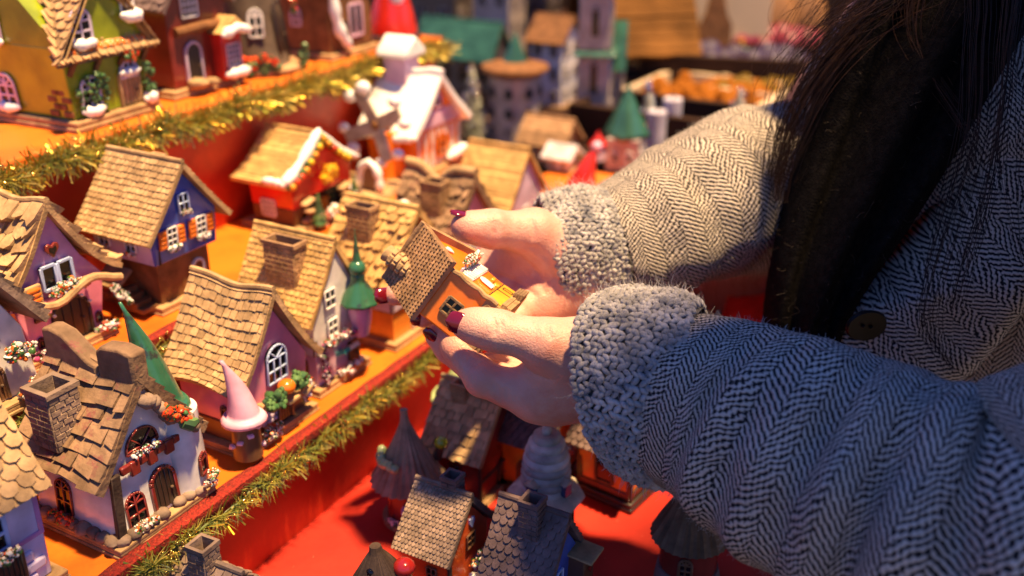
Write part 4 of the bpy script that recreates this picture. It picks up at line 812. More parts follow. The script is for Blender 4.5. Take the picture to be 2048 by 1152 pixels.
FROST = mat('frosted_bristle', None, ramp=[(.55, .52, .42), (.35, .36, .25), (.62, .6, .55), (.28, .30, .2)], rough=.5, bump=0)
FROSTB = mat('silver_bristle', None, ramp=[(.35, .36, .38), (.2, .22, .22), (.5, .5, .52)], rough=.35, bump=0)
brush_tree(945, 285, ZC, .105, .026, 'champagne frosted bottle brush tree in front of the green roofed building', FROST)
brush_tree(1290, 300, ZC, .088, .022, 'silver grey bottle brush tree right of the church tower', FROSTB)
brush_tree(1470, 290, ZC, .075, .026, 'pale silver bottle brush tree above the far sleeve', FROSTB)
# small red things beyond the far cuff
t = thing('figurine', 'tall red pottery cone figurine standing just above the far cuff', 'figurine', onz(1160, 395, ZC), YAW); bent_cone(t, RED, (0, 0, 0), .020, .058, (.014, .01, 0), 'robe', power=.7); b = MB(); b.ball((.014, .01, .058), .006, None, 10, 7); b.build('head', MAUVE, t)
t = thing('bauble', 'round red bauble in front of the silver bottle brush tree', 'bauble', onz(1293, 306, ZC) + Vector((0, 0, .017)), 0); b = MB(); b.ball((0, 0, 0), .017, None, 20, 14); b.build('glass', RED, t); b = MB(); b.lathe([(.004, .016), (.004, .021)], 10); b.build('cap', GLD, t)
t = thing('figurine', 'small red capped figurine at the foot of the church tower', 'figurine', onz(1195, 318, ZC), YAW); bent_cone(t, RED, (0, 0, .018), .012, .018, (0, 0, 0), 'cap'); cyl(t, MAUVE, (0, 0, 0), .011, .020, 'body', .009)
for u, v, hh, lb in ((1312, 268, .03, 'short white pillar candle beside the red bauble'), (1342, 258, .040, 'taller white pillar candle beyond the red bauble')):
    t = thing('candle', lb, 'candle', onz(u, v, ZC + .0301), 0, 'white candles'); b = MB(); b.lathe([(.012, -.03), (.012, hh - .001), (.010, hh), (.003, hh - .002)], 20); b.build('wax', mat('wax', (.50, .47, .55), rough=.5), t, bevel=.001); b = MB(); b.tube([(0, 0, hh - .002), (.001, 0, hh + .008)], .0008, 6); b.build('wick', BLACKB, t)
# crates, trays and boards at the far end of the table
DWOOD = mat('dark_wood', (.035, .018, .011), rough=.8, spec=.1, var=.4, scale=12, bump=.3); MWOOD = mat('mid_wood', (.26, .12, .04), rough=.6, var=.35, scale=10, bump=.3); AMW = mat('amber_wood', (.15, .065, .016), rough=.8, spec=.1, var=.45, scale=14, bump=.3); PWOOD = mat('pale_card', (.50, .38, .25), rough=.7, var=.1, scale=8)
def tray(u, v, w_, d_, hh, label, m, rz, z=-.3595, fill=None, fm=None, n=40, fr=.02, tilt=0):
    P = onz(u, v, z); t = thing('tray', label, 'tray', P, rz, 'wooden trays at the far end of the table'); b = MB(); b.box((0, 0, .004), (w_, d_, .008)); b.build('bottom', m, t); b = MB()
    for c, s_ in (((0, -d_ / 2, hh / 2), (w_ + .012, .012, hh)), ((0, d_ / 2, hh / 2), (w_ + .012, .012, hh)), ((-w_ / 2, 0, hh / 2), (.012, d_ - .012, hh)), ((w_ / 2, 0, hh / 2), (.012, d_ - .012, hh))): b.box(c, s_)
    b.build('rim', m, t, bevel=.001)
    if fill:
        for g in range(n):
            q = MB(); q.ball((0, 0, 0), fr, None, 12, 8); ob = q.build('bauble', fm[g % len(fm)]); ob.location = P + Matrix.Rotation(R(rz), 3, 'Z') @ Vector((jit(w_ / 2 - fr), jit(d_ / 2 - fr), .012 + fr + random.random() * fr * .8)); tag(ob, fill, 'bauble', fill)
    return t
ORB = mat('bauble_orange', (.26, .085, .008), rough=.8, spec=.1, bump=0); OLB = mat('bauble_olive', (.14, .085, .012), rough=.8, spec=.1, bump=0); PUB = mat('bauble_violet', (.03, .016, .06), rough=.6, bump=0); MAB = mat('bauble_magenta', (.16, .012, .03), rough=.5, bump=0); GNB = mat('bauble_sage', (.10, .16, .11), rough=.4, bump=0)
tray(1415, 222, .20, .17, .035, 'pale wooden tray heaped with orange baubles above the far sleeve', PWOOD, -32, fill='small orange bauble heaped in the pale tray', fm=[ORB], n=60, fr=.011)
tray(1545, 208, .16, .17, .035, 'pale wooden tray heaped with olive baubles close to the dark scarf', PWOOD, -32, fill='small olive bauble heaped in the tray by the scarf', fm=[OLB], n=50, fr=.011)
tray(1400, 172, .36, .12, .06, 'dark tray of violet baubles at the back of the counter', DWOOD, -14, fill='dark violet bauble heaped in the back tray', fm=[PUB], n=30, fr=.022)
tray(1545, 150, .20, .12, .06, 'dark tray of magenta baubles behind the hair', DWOOD, -14, fill='magenta bauble heaped in the tray behind the hair', fm=[MAB], n=18, fr=.026)
tray(1330, 285, .22, .10, .05, 'black tray in front of the orange baubles', DWOOD, -30)
t = thing('paper_lantern', 'cream card lantern with a dark cut-out church gable and steeple', 'lantern', onz(1398, 150, -.3595), 22); b = MB(); b.box((0, 0, .16), (.20, .10, .32)); b.build('card_shade', PWOOD, t, bevel=.003)
b = MB(); b.prism([(-.032, 0), (.032, 0), (.032, .07), (.020, .09), (0, .17), (-.020, .09), (-.032, .07)], 0, .003, frame_m((-.01, -.0505, .02), (1, 0, 0), (0, 0, 1))); b.build('church_cutout', BROWNW, t)
for u, v, r_, m_, lb in ((1335, 140, .03, WSTONE, 'pale bauble leaning at the left foot of the cream lantern'), (1440, 150, .026, MAUVE, 'pinkish bauble at the right foot of the cream lantern'), (1405, 148, .024, ORANGE, 'orange bauble under the steeple cut-out'), (1290, 150, .03, MAB, 'deep red bauble below the amber wooden box'), (1475, 160, .03, GNB, 'sage green bauble in front of the brown wall')):
    t = thing('bauble', lb, 'bauble', onz(u, v, -.3595) + Vector((0, 0, r_)), 0); b = MB(); b.ball((0, 0, 0), r_, None, 16, 10); b.build('glass', m_, t); b = MB(); b.lathe([(.005, r_ - .001), (.005, r_ + .007)], 10); b.build('cap', GLD, t)
P = onz(1255, 165, ZC); h = House('wooden_lodge', 'big amber wooden lodge with a broad plank roof, behind the church tower', (P.x, P.y, ZC), [(.0, .075, .07), (.06, .075, .07)], .165, yaw=38, cat='toy house'); h.walls(AMW); h.roof(AMW, .20, .06, .092, -.092, .092, 'row', 10, 1, .006, .002); door(h.front(0, 0), .05, .06, h.o, BROWNW, True); win(h.side(0, .02), .05, .04, h.o, BROWNW)
# board wall and hanging shelves at the back
t = thing('board_wall', 'brown vertical board wall at the back of the neighbouring stall', 'wall', (.4, 2.75, -1.45), -8); 
for k in range(30): b = MB(); b.box((-2.2 + .16 * k, jit(.004), 1.1), (.156, .03, 2.2)); b.build('board', mat('brown_board', (.05, .024, .012), rough=.8, spec=.1, var=.4, scale=7, bump=.3, island=.3), t, bevel=.003)
for u, v, lb in ((1520, 118, 'amber glass jar left of the hair, in front of the brown wall'), (1580, 105, 'second amber jar, nearest the hair')):
    t2 = thing('jar', lb, 'jar', onz(u, v, -.3595), 0, 'amber jars at the far end of the table'); b = MB(); b.lathe([(.045, 0), (.058, .04), (.055, .09), (.034, .125)], 18); b.build('body', MWOOD, t2); b = MB(); b.lathe([(.037, .124), (.038, .138), (.012, .146)], 16); b.build('lid', BROWNW, t2)
# ---------------------------------------------------------------- garlands
NEED = mat('needle_green_gold', None, ramp=[(.26, .26, .04), (.10, .14, .03), (.36, .32, .06), (.18, .20, .05), (.45, .36, .08), (.07, .10, .03)], rough=.3, coat=.3, var=.2, bump=0)
GOLDF = mat('gold_tinsel', None, ramp=[(.50, .30, .03), (.38, .27, .03), (.55, .42, .10), (.22, .24, .03)], rough=.35, metal=.75, bump=0, var=0)
BEADG = mat('gold_bead', (.78, .52, .12), rough=.12, metal=1.0, bump=0, var=0)
def garland(label, pts, nneed, nl, nbead, tinsel, droop=.0, clump=True):
    t = thing('garland', label, 'garland', pts[0], 0); o = Vector(pts[0]); pts = [Vector(p) - o for p in pts]
    def pos(u):
        u *= len(pts) - 1; k = min(int(u), len(pts) - 2); p = pts[k].lerp(pts[k + 1], u - k); return p + Vector((noise.noise((u * 2.3, 0, 1)), noise.noise((u * 2.3, 4, 1)), noise.noise((u * 2.3, 8, 1)))) * .0045
    ax = (pts[-1] - pts[0]).normalized(); P = [pos(i / 220) for i in range(221)]
    b = MB(); b.tube(P, .0011, 6); b.build('wire', mat('wire_green', (.08, .11, .03), rough=.5), t)
    side = ax.cross(Vector((0, 0, 1))).normalized(); b = MB(); L = (pts[-1] - pts[0]).length
    def spike(bs, p, d, ln, w_):
        u = d.orthogonal().normalized() * w_; v = d.cross(u).normalized() * w_; tip = p + d * ln + Vector((0, 0, -ln * .12)) + u * jit(2); mid = p + d * ln * .5
        bs.add([p + u, p - u * .5 + v * .87, p - u * .5 - v * .87, mid + u, mid - u * .5 + v * .87, mid - u * .5 - v * .87, tip], [(0, 1, 4, 3), (1, 2, 5, 4), (2, 0, 3, 5), (3, 4, 6), (4, 5, 6), (5, 3, 6)])
    for i in range(nneed):
        u = random.random(); 
        if clump: u = min(1, max(0, (math.floor(u * L / .019) + .5 + random.gauss(0, .24)) * .019 / L))
        p = pos(u); a = random.random() * 6.283; rd = side * math.cos(a) + Vector((0, 0, 1)) * math.sin(a); d = (rd + ax * random.choice((-1, -1, 1)) * random.uniform(.3, 1.3)).normalized()
        spike(b, p, d, nl * random.uniform(.5, 1.15), .00030)
    b.build('needles', NEED, t, smooth=False)
    g = MB()
    for i in range(tinsel):
        p = pos(random.random()); a = random.random() * 6.283; d = (side * math.cos(a) + Vector((0, 0, 1)) * math.sin(a) + ax * jit(.8)).normalized(); q = d.orthogonal().normalized() * .0005; c = p + d * nl * random.uniform(.45, 1.1); g.add([p - q * .5, p + q * .5, c + q, c - q], [(0, 1, 2, 3)])
    if tinsel: g.build('tinsel', GOLDF, t, smooth=False)
    g = MB()
    for i in range(nbead):
        c0 = pos(random.random())
        for k in range(4): a = random.random() * 6.283; g.ball(c0 + (side * math.cos(a) + Vector((0, 0, 1)) * math.sin(a)) * nl * random.uniform(.2, .65) + ax * jit(.006), random.uniform(.0007, .0014), None, 7, 5)
    g.build('beads', BEADG, t)
def edge_pts(l, z, s0, s1, n, sag=.006): return [sl(s0 + (s1 - s0) * i / n, l - .004 + .002 * math.sin(i * 2.1), z - .004 - sag * (.5 - .5 * math.cos(i * 2.4))) for i in range(n + 1)]
garland('green gold fir garland along the front edge of the middle step above the red counter', edge_pts(.393, ZC, .20, .86, 18), 5200, .0140, 170, 800)
garland('short fir garland along the front edge of the upper orange step', edge_pts(.492, ZB, .24, .88, 16, .004), 5500, .014, 70, 200)
garland('glittering gold tinsel garland along the front edge of the top step', edge_pts(.595, ZA, .26, .925, 20, .010), 6000, .017, 240, 3200)
# ---------------------------------------------------------------- the little house held in the hands
CX, CD, CF = Vector((1, 0, 0)), DN, FW
def camvec(r, d, k): return (CX * r + CD * d + CF * k)
yl = camvec(.30, -.17, .94).normalized(); zl = camvec(-.85, -.50, .18); zl = (zl - yl * zl.dot(yl)).normalized(); xl = yl.cross(zl)
xl, yl, zl = Vector((.5853, .0558, .8089)), Vector((.2288, .9457, -.2308)), Vector((-.7778, .3202, .5408))
HELD_M = Matrix((xl, yl, zl)).transposed()
HP = Vector((-.0083, .5386, -.2655))
h = House('pottery_house', 'tiny orange and yellow house with brown scale roof, held in both hands', HP, [(.0, .0178, .0210), (.006, .0172, .0200), (.045, .0180, .0205)], .0665, rot=HELD_M, group=GRP)
h.walls(ORANGE)
b = MB(); b.prism([(-.0200, .004), (.0200, .004), (.0204, .045), (0, .0660), (-.0204, .045)], -.001, .0010, h.front(0, 0)); b.build('gable_front', YELLOW, h.o, bevel=.0005)
h.roof(TAN2, .0735, .0420, .0248, -.0220, .0220, 'scale', 14, 17, .0030, .0011, 0, jitter=.05, gap=.02)
b = MB(); cc = Vector((-.012, -.004, .065)); b.lathe([(.0048, .050), (.0050, .070), (.0051, .0785), (.0056, .0795), (.0055, .0815), (.004, .0818), (.0038, .072)], 14, T(-.0060, -.0050, 0)); 
for r in range(6):
    for k in range(6): a = 1.047 * (k + .5 * (r % 2)); b.box((.0049 * math.cos(a), .0049 * math.sin(a), .0575 + .0037 * r), (.0022, .0046, .0029), T(-.0060, -.0050, 0), rot=Matrix.Rotation(a, 3, 'Z'))
b.build('chimney', TAN, h.ro, bevel=.0004, seg=1)
FRM = clay('clay_frame', (.22, .14, .08), island=0)
win(h.side(-.002, .0215, .0003), .0105, .0105, h.o, FRM, False, 2, 2, .0017, .0014)
b = MB(); b.tube([h.side(.017, .007 + .0365 * i / 8) @ Vector((.0006 * math.sin(i * 2.4), 0, .0004)) for i in range(9)], [.0016 * random.uniform(.8, 1.3) for _ in range(9)], 7); b.build('rough_quoin', BASEC, h.o)
# arched stone doorway low on the long wall
b = MB(); pts = [(-.0068, .002), (.0085, .002), (.0085, .013), (.005, .0165), (-.001, .0172), (-.0045, .0145), (-.0068, .010)]; b.prism(pts, -.001, .0014, h.side(.0085, 0)); b.build('stone_surround', BASEC, h.o, bevel=.0006)
b = MB(); b.prism([(-.0036, .003), (.0052, .003), (.0052, .0115), (.0012, .0135), (-.0030, .0105)], .0012, .0022, h.side(.0085, 0)); fo = b.build('door_frame', FRM, h.o, bevel=.0003); b = MB(); b.prism([(-.0022, .003), (.0038, .003), (.0038, .0105), (.001, .0118), (-.0018, .0098)], .0020, .0024, h.side(.0085, 0)); b.build('dark_doorway', PANE, fo, smooth=False)
b = MB(); b.prism([(-.010, .001), (-.0035, .001), (-.005, .009), (-.010, .011)], -.001, .0012, h.side(-.006, 0)); b.build('stone_patch', BASEC, h.o, bevel=.0004)
b = MB()
for k in range(4): b.box((0, 0, -.0006 + .0016 * k), (.0405 - .0009 * (k % 2), .0435 - .0009 * (k % 2), .00165))
b.build('base', BASEC, h.o, bevel=.0003, seg=1)
b = MB()
for k in range(4): b.box((.0215, .010, -.0004 + .0016 * k), (.006 - .0012 * k, .016, .0015))
b.build('steps', FRM, h.o, bevel=.0003, seg=1)
GL = mat('painted_line', (.03, .02, .012), rough=.6, bump=0)
b = MB(); b.prism([(0, -.0035), (.0022, -.001), (.0026, .0012), (.0015, .0026), (0, .0018), (-.0015, .0026), (-.0026, .0012), (-.0022, -.001)], .0008, .0014, h.front(-.001, .0515)); b.build('white_heart', WFR, h.o)
for y in (-.0075, .0065):
    b = MB()
    for a_, c_ in (((y - .004, .038), (y + .004, .038)), ((y - .004, .0465), (y + .004, .0465)), ((y - .004, .038), (y - .004, .0465)), ((y + .004, .038), (y + .004, .0465)), ((y - .0015, .040), (y - .0015, .045)), ((y + .0015, .040), (y + .0015, .045))): b.bar((a_[0], a_[1], .0011), (c_[0], c_[1], .0011), .0005, .0004, M=h.front(0, 0))
    b.build('painted_shutter', GL, h.o, smooth=False)
b = MB(); b.box((0, .031, .003), (.034, .0085, .0016), h.front(0, 0))
for k in range(8): b.box((-.0145 + .0042 * k, .031, .0042), (.0026, .0075, .0012), h.front(0, 0))
b.build('white_balcony', WFR, h.o, bevel=.0003); b = MB(); b.box((0, .0358, .0030), (.035, .0014, .0060), h.front(0, 0)); b.build('balcony_rail', LILAC, h.o, bevel=.0004)
flowers(h.front(0, .0372, .0022) @ Matrix.Rotation(0, 4, 'X'), h.o, 120, .0165, .0026, .0058, .00125)
b = MB(); b.prism(arch_pts(.008, .010), .0008, .0016, h.front(-.004, .0165)); b.build('white_panel', WFR, h.o, bevel=.0003); b = MB(); b.box((.0065, .020, .0025), (.006, .0025, .004), h.front(0, 0)); b.box((.0065, .0165, .0015), (.005, .004, .002), h.front(0, 0)); b.build('mail_hood', YELLOW, h.o, bevel=.0006)
b = MB(); b.bar((-.019, .0145, .0011), (.019, .0145, .0011), .0006, .0005, M=h.front(0, 0))
for a_, c_ in (((.002, .004), (.002, .0145)), ((.009, .006), (.009, .0125)), ((.013, .006), (.013, .0125)), ((.009, .006), (.013, .006)), ((.009, .0125), (.013, .0125)), ((-.019, .0275), (-.012, .0275))): b.bar((a_[0], a_[1], .0012), (c_[0], c_[1], .0012), .0005, .0004, M=h.front(0, 0))
b.build('painted_lines', GL, h.o, smooth=False)
# ---------------------------------------------------------------- the shopper: body as one skin grown round bones
def sdf_mesh(prims, res, pad=.008):
    """prims: (a, b, ra, rb, k) tapered capsules blended in order; surface nets on a grid"""
    A = np.array([[*p[0]] for p in prims]); B = np.array([[*p[1]] for p in prims]); rr = max(max(p[2], p[3]) for p in prims) + pad
    lo = np.minimum(A, B).min(0) - rr; hi = np.maximum(A, B).max(0) + rr; n = np.ceil((hi - lo) / res).astype(int) + 1
    D = np.full(n, 1.0, dtype=np.float32); gx = [lo[i] + res * np.arange(n[i]) for i in range(3)]
    for a, b, ra, rb, k in prims:
        if ra < 0:
            ra, rb = -ra, -rb; neg = True
        else: neg = False
        a, b = np.array(a), np.array(b); m = max(ra, rb) + max(k * 2.0, .004) + pad; l0 = np.maximum(np.floor((np.minimum(a, b) - m - lo) / res).astype(int), 0); h0 = np.minimum(np.ceil((np.maximum(a, b) + m - lo) / res).astype(int) + 1, n)
        sl_ = tuple(slice(l0[i], h0[i]) for i in range(3)); X, Y, Z = np.meshgrid(gx[0][sl_[0]], gx[1][sl_[1]], gx[2][sl_[2]], indexing='ij')
        d = b - a; L2 = max(d @ d, 1e-12); t = np.clip(((X - a[0]) * d[0] + (Y - a[1]) * d[1] + (Z - a[2]) * d[2]) / L2, 0, 1)
        q = np.sqrt((X - a[0] - t * d[0]) ** 2 + (Y - a[1] - t * d[1]) ** 2 + (Z - a[2] - t * d[2]) ** 2) - (ra + (rb - ra) * t)
        o = D[sl_]
        if neg: h = np.clip(.5 - .5 * (o + q) / k, 0, 1); D[sl_] = (o * (1 - h) - q * h + k * h * (1 - h)).astype(np.float32); continue
        h = np.clip(.5 + .5 * (o - q) / k, 0, 1); D[sl_] = (o * (1 - h) + q * h - k * h * (1 - h)).astype(np.float32)
    s = D < 0; cnt = np.zeros(np.array(n) - 1, dtype=np.int32); acc = np.zeros((*(np.array(n) - 1), 3)); ne = np.zeros(np.array(n) - 1)
    c = [(i, j, k) for i in (0, 1) for j in (0, 1) for k in (0, 1)]
    def sh(V, o): return V[o[0]:n[0] - 1 + o[0], o[1]:n[1] - 1 + o[1], o[2]:n[2] - 1 + o[2]]
    for p in range(8):
        for ax in range(3):
            if c[p][ax]: continue
            q = list(c[p]); q[ax] = 1; va, vb = sh(D, c[p]), sh(D, q); x = sh(s, c[p]) != sh(s, q)
            t = np.where(x, va / np.where(x, va - vb, 1), 0); ne += x
            for i in range(3): acc[..., i] += np.where(x, c[p][i] + (t if i == ax else 0), 0)
    act = ne > 0; idx = -np.ones(act.shape, dtype=np.int64); idx[act] = np.arange(act.sum()); ijk = np.argwhere(act)
    V = lo + (ijk + acc[act] / ne[act][:, None]) * res; F = []
    for ax in range(3):
        o1, o2 = (ax + 1) % 3, (ax + 2) % 3; e = [0, 0, 0]; e[ax] = 1
        a_ = s[tuple(slice(1, n[i] - 1) if i != ax else slice(0, n[i] - 1) for i in range(3))]; b_ = s[tuple(slice(1, n[i] - 1) if i != ax else slice(1, n[i]) for i in range(3))]
        P = np.argwhere(a_ != b_); 
        if not len(P): continue
        sg = a_[tuple(P.T)]; P = P + np.array([1 if i != ax else 0 for i in range(3)]); u = np.zeros(3, int); u[o1] = 1; v = np.zeros(3, int); v[o2] = 1
        q = np.stack([idx[tuple((P - u - v).T)], idx[tuple((P - v).T)], idx[tuple(P.T)], idx[tuple((P - u).T)]], 1); q[~sg] = q[~sg][:, ::-1]; F.append(q)
    return V, np.concatenate(F)
def pc(u, v, d): return tuple(at(u, v, d))
def cap(a, b, ra, rb, k=.004): return (pc(*a), pc(*b), ra, rb, k)
# left hand (near): thumb across the long wall, fingers curled under the house
Wn = (1240, 728, .575)
LH = [cap(Wn, (1330, 765, .567), .0235, .0235), cap((1215, 745, .585), (1130, 755, .600), .021, .018, .012), cap(Wn, (1160, 705, .568), .0225, .0185, .012), cap((1160, 705, .568), (1092, 690, .562), .0180, .0150, .010), cap((1092, 688, .562), (1045, 674, .561), .0140, .0110, .006), cap((1045, 674, .561), (1000, 663, .560), .0108, .0117, .005), cap((1000, 663, .560), (965, 655, .5605), .0116, .0103, .004), cap((970, 656, .5605), (928, 648, .563), .0104, .0076, .004), cap((985, 660, .5605), (945, 651, .562), .0103, .0098, .004),
      cap((1200, 750, .582), (1068, 792, .583), .0205, .0135, .012), cap((1215, 755, .60), (1085, 785, .607), .020, .0125, .012), cap((1215, 755, .615), (1100, 765, .628), .018, .0115, .012), cap((1215, 745, .625), (1112, 735, .645), .016, .011, .012),
      cap((1120, 715, .570), (1062, 775, .585), .0120, .0110, .012), cap((1130, 735, .580), (1085, 770, .590), .015, .013, .012), cap((1175, 775, .585), (1110, 795, .588), .018, .016, .012),
      cap((1068, 792, .583), (1015, 776, .583), .0132, .0104, .006), cap((1015, 776, .583), (966, 757, .584), .0104, .0112, .005), cap((966, 757, .584), (915, 697, .592), .0104, .0092, .003), cap((915, 697, .592), (893, 662, .603), .0090, .0075, .003),
      cap((1085, 785, .607), (968, 752, .606), .0122, .0108, .003), cap((968, 752, .606), (898, 696, .607), .0104, .0090, .003), cap((898, 696, .607), (873, 672, .605), .0088, .0072, .003),
      cap((1100, 765, .628), (985, 752, .628), .0114, .0102, .003), cap((985, 752, .628), (930, 718, .626), .0098, .0086, .003), cap((930, 718, .626), (908, 708, .622), .0084, .0070, .003),
      cap((1112, 735, .645), (1030, 742, .645), .0098, .0086, .003), cap((1030, 742, .645), (985, 722, .640), .0084, .0072, .003)]
# right hand (far): palm to the viewer, thumb along the top
Wf = (1160, 530, .672)
RH = [cap(Wf, (1250, 500, .690), .023, .023), cap(Wf, (1120, 500, .658), .0235, .0195, .012), cap((1120, 500, .658), (1068, 466, .645), .0190, .0158, .012), cap((1068, 465, .644), (1028, 461, .638), .0142, .0114, .007), cap((1028, 461, .638), (988, 458, .631), .0113, .0123, .005), cap((988, 458, .631), (928, 453, .625), .0121, .0086, .004), cap((975, 458, .630), (945, 455, .626), .0112, .0104, .004),
      cap(Wf, (995, 520, .672), .021, .0135, .014), cap((1160, 545, .674), (1010, 550, .672), .021, .0130, .014), cap((1155, 560, .674), (1030, 585, .666), .020, .0125, .014), cap((1145, 580, .672), (1055, 612, .656), .0185, .0115, .014), cap((1130, 590, .668), (1085, 612, .660), .0175, .0145, .012), cap((1115, 495, .660), (1030, 505, .662), .0165, .0125, .012),
      cap((995, 520, .672), (895, 562, .664), .0105, .0095, .003), cap((895, 562, .664), (835, 585, .648), .0092, .0084, .003), cap((835, 585, .648), (789, 589, .634), .0084, .0072, .003),
      cap((1010, 550, .672), (925, 602, .664), .0105, .0096, .003), cap((925, 602, .664), (875, 628, .650), .0092, .0084, .003), cap((875, 628, .650), (846, 634, .638), .0082, .0070, .003),
      cap((1030, 585, .666), (965, 640, .656), .0102, .0092, .003), cap((965, 640, .656), (930, 660, .644), .0090, .0078, .003),
      cap((1055, 612, .656), (1035, 630, .640), .0096, .0088, .003), cap((1035, 630, .640), (1008, 646, .630), .0086, .0074, .003)]
# trunk, neck and head, mostly under the clothes and above the view
def surf(prims, u, v):
    d = np.arange(.50, .72, .0006); P = np.array([pc(u, v, x) for x in d]); D = np.full(len(d), 1.0)
    for a, b, ra, rb, k in prims:
        a, b = np.array(a), np.array(b); e = b - a; t = np.clip((P - a) @ e / max(e @ e, 1e-12), 0, 1); q = np.linalg.norm(P - a - t[:, None] * e, axis=1) - (ra + (rb - ra) * t); h = np.clip(.5 + .5 * (D - q) / k, 0, 1); D = D * (1 - h) + q * h - k * h * (1 - h)
    i = np.argmax(D < 0); return P[i] if D[i] < 0 else None
def creases(prims, lines):
    out = []
    for r, ln in lines:
        pts = [surf(prims, *q) for q in ln]
        for a, b in zip(pts, pts[1:]):
            if a is not None and b is not None: out.append((tuple(a), tuple(b), -r, -r, .0022))
    return prims + out
LHP, RHP = LH, RH
LH = creases(LH, [(.0007, [(996, 772), (1001, 786), (1000, 802)]), (.0006, [(984, 764), (990, 778), (992, 794)]), (.0005, [(1012, 780), (1014, 800)]), (.0006, [(935, 738), (950, 728), (966, 724)]), (.0005, [(928, 728), (944, 718)]), (.0006, [(985, 634), (992, 650), (990, 668)]), (.0005, [(998, 632), (1004, 646), (1004, 660)]), (.0007, [(1048, 735), (1075, 752), (1100, 760)]), (.0006, [(1180, 655), (1188, 690), (1184, 725)]), (.0006, [(1095, 655), (1102, 675)])])
RH = creases(RH, [(.0008, [(1034, 490), (1070, 497), (1098, 520), (1112, 552), (1114, 590)]), (.0007, [(1000, 498), (1040, 512), (1075, 545), (1090, 585)]), (.0006, [(985, 445), (988, 462), (984, 480)]), (.0005, [(996, 444), (1000, 460)]), (.0006, [(1062, 440), (1068, 458), (1066, 478)]), (.0006, [(1132, 440), (1140, 480), (1142, 520)]), (.0006, [(985, 545), (1030, 562), (1070, 590)])])
TC = Vector((.335, .73, 0)); FACE = Vector((-.894, -.447, 0)); ACR = Vector((.447, -.894, 0))
def bp(f, a, z): return tuple(TC + FACE * f + ACR * a + Vector((0, 0, z)))
HC = TC + FACE * -.02 + ACR * .05 + Vector((0, 0, .15))
def hp(f, a, z): return tuple(HC + FACE * f + ACR * a + Vector((0, 0, z)))
TR = [(bp(-.02, 0, -.70), bp(0, 0, -.30), .12, .115, .03), (bp(0, -.05, -.22), bp(0, .05, -.22), .10, .10, .05), (bp(-.01, -.06, -.13), bp(-.01, .13, -.13), .05, .05, .05), (bp(.01, 0, -.10), bp(.06, 0, .03), .052, .050, .03),
      (hp(-.02, 0, .03), hp(.01, 0, .02), .082, .080, .03), (hp(.045, 0, -.03), hp(.05, 0, -.06), .052, .040, .03), (hp(.083, 0, .0), hp(.100, 0, -.026), .009, .012, .010), (hp(.078, -.014, -.052), hp(.078, .014, -.052), .008, .008, .006), (hp(.0, -.078, -.01), hp(-.004, -.080, .015), .012, .014, .008), (hp(.0, .078, -.01), hp(-.004, .080, .015), .012, .014, .008), (hp(.07, 0, -.09), hp(.06, 0, -.088), .018, .02, .015)]
SKIN = mat('skin', (.63, .365, .29), rough=.45, var=.08, scale=40, bump=.6, bscale=800, sss=.15, stain=(.56, .21, .15), stain_at=(.50, .72), bdist=.0008)
NAIL = mat('nail_varnish', (.13, .004, .012), rough=.10, var=.05, bump=0, coat=.8)
person = thing('person', 'woman in grey tweed coat, knitted cuffs and black scarf, holding a tiny house', 'person', (.335, .73, -1.45), 0)
PI_ = Vector(person.location)
sm = MB()
for prims, res in ((LH, .00125), (RH, .0014), (TR, .005)):
    V, F = sdf_mesh(prims, res); sm.add([Vector(v) - PI_ for v in V], [tuple(f) for f in F.tolist()])
body = sm.build('body', SKIN, person, angle=180)
md = body.modifiers.new('smooth', 'SMOOTH'); md.factor = .5; md.iterations = 4
# redder skin at the finger tips, knuckles and heel of the hand
BL = [(925, 450, .622, .010), (992, 455, .628, .009), (930, 650, .560, .010), (1003, 650, .556, .009), (966, 757, .578, .011), (1062, 800, .580, .014), (915, 697, .588, .009), (890, 662, .60, .010), (789, 589, .634, .010), (1075, 470, .635, .013), (1110, 600, .655, .016), (1030, 520, .655, .012), (1100, 700, .556, .012), (1000, 800, .580, .010)]
co = np.array(sm.v) + np.array(PI_); bl = np.zeros(len(co))
for u_, v_, d_, r_ in BL: bl = np.maximum(bl, np.exp(-(np.linalg.norm(co - np.array(pc(u_, v_, d_)), axis=1) / r_) ** 2))
at_ = body.data.attributes.new('blush', 'FLOAT', 'POINT'); at_.data.foreach_set('value', bl.astype(np.float32))
nt = SKIN.node_tree; bs = nt.nodes['Principled BSDF']; src = bs.inputs['Base Color'].links[0].from_socket
an = nt.nodes.new('ShaderNodeAttribute'); an.attribute_name = 'blush'; ml = nt.nodes.new('ShaderNodeMath'); ml.operation = 'MULTIPLY'; ml.inputs[1].default_value = .55; nt.links.new(an.outputs['Fac'], ml.inputs[0])
mx = nt.nodes.new('ShaderNodeMix'); mx.data_type = 'RGBA'; nt.links.new(ml.outputs[0], mx.inputs[0]); nt.links.new(src, mx.inputs[6]); mx.inputs[7].default_value = (.56, .17, .11, 1); nt.links.new(mx.outputs[2], bs.inputs['Base Color'])
vo = nt.nodes.new('ShaderNodeTexVoronoi'); vo.feature = 'DISTANCE_TO_EDGE'; vo.inputs['Scale'].default_value = 750; tcn = nt.nodes.new('ShaderNodeTexCoord'); nt.links.new(tcn.outputs['Object'], vo.inputs['Vector']); bq = nt.nodes.new('ShaderNodeBump'); bq.inputs['Strength'].default_value = .35; bq.inputs['Distance'].default_value = .0004
nt.links.new(vo.outputs['Distance'], bq.inputs['Height']); pb = bs.inputs['Normal'].links[0].from_socket; nt.links.new(pb, bq.inputs['Normal']); nt.links.new(bq.outputs[0], bs.inputs['Normal'])
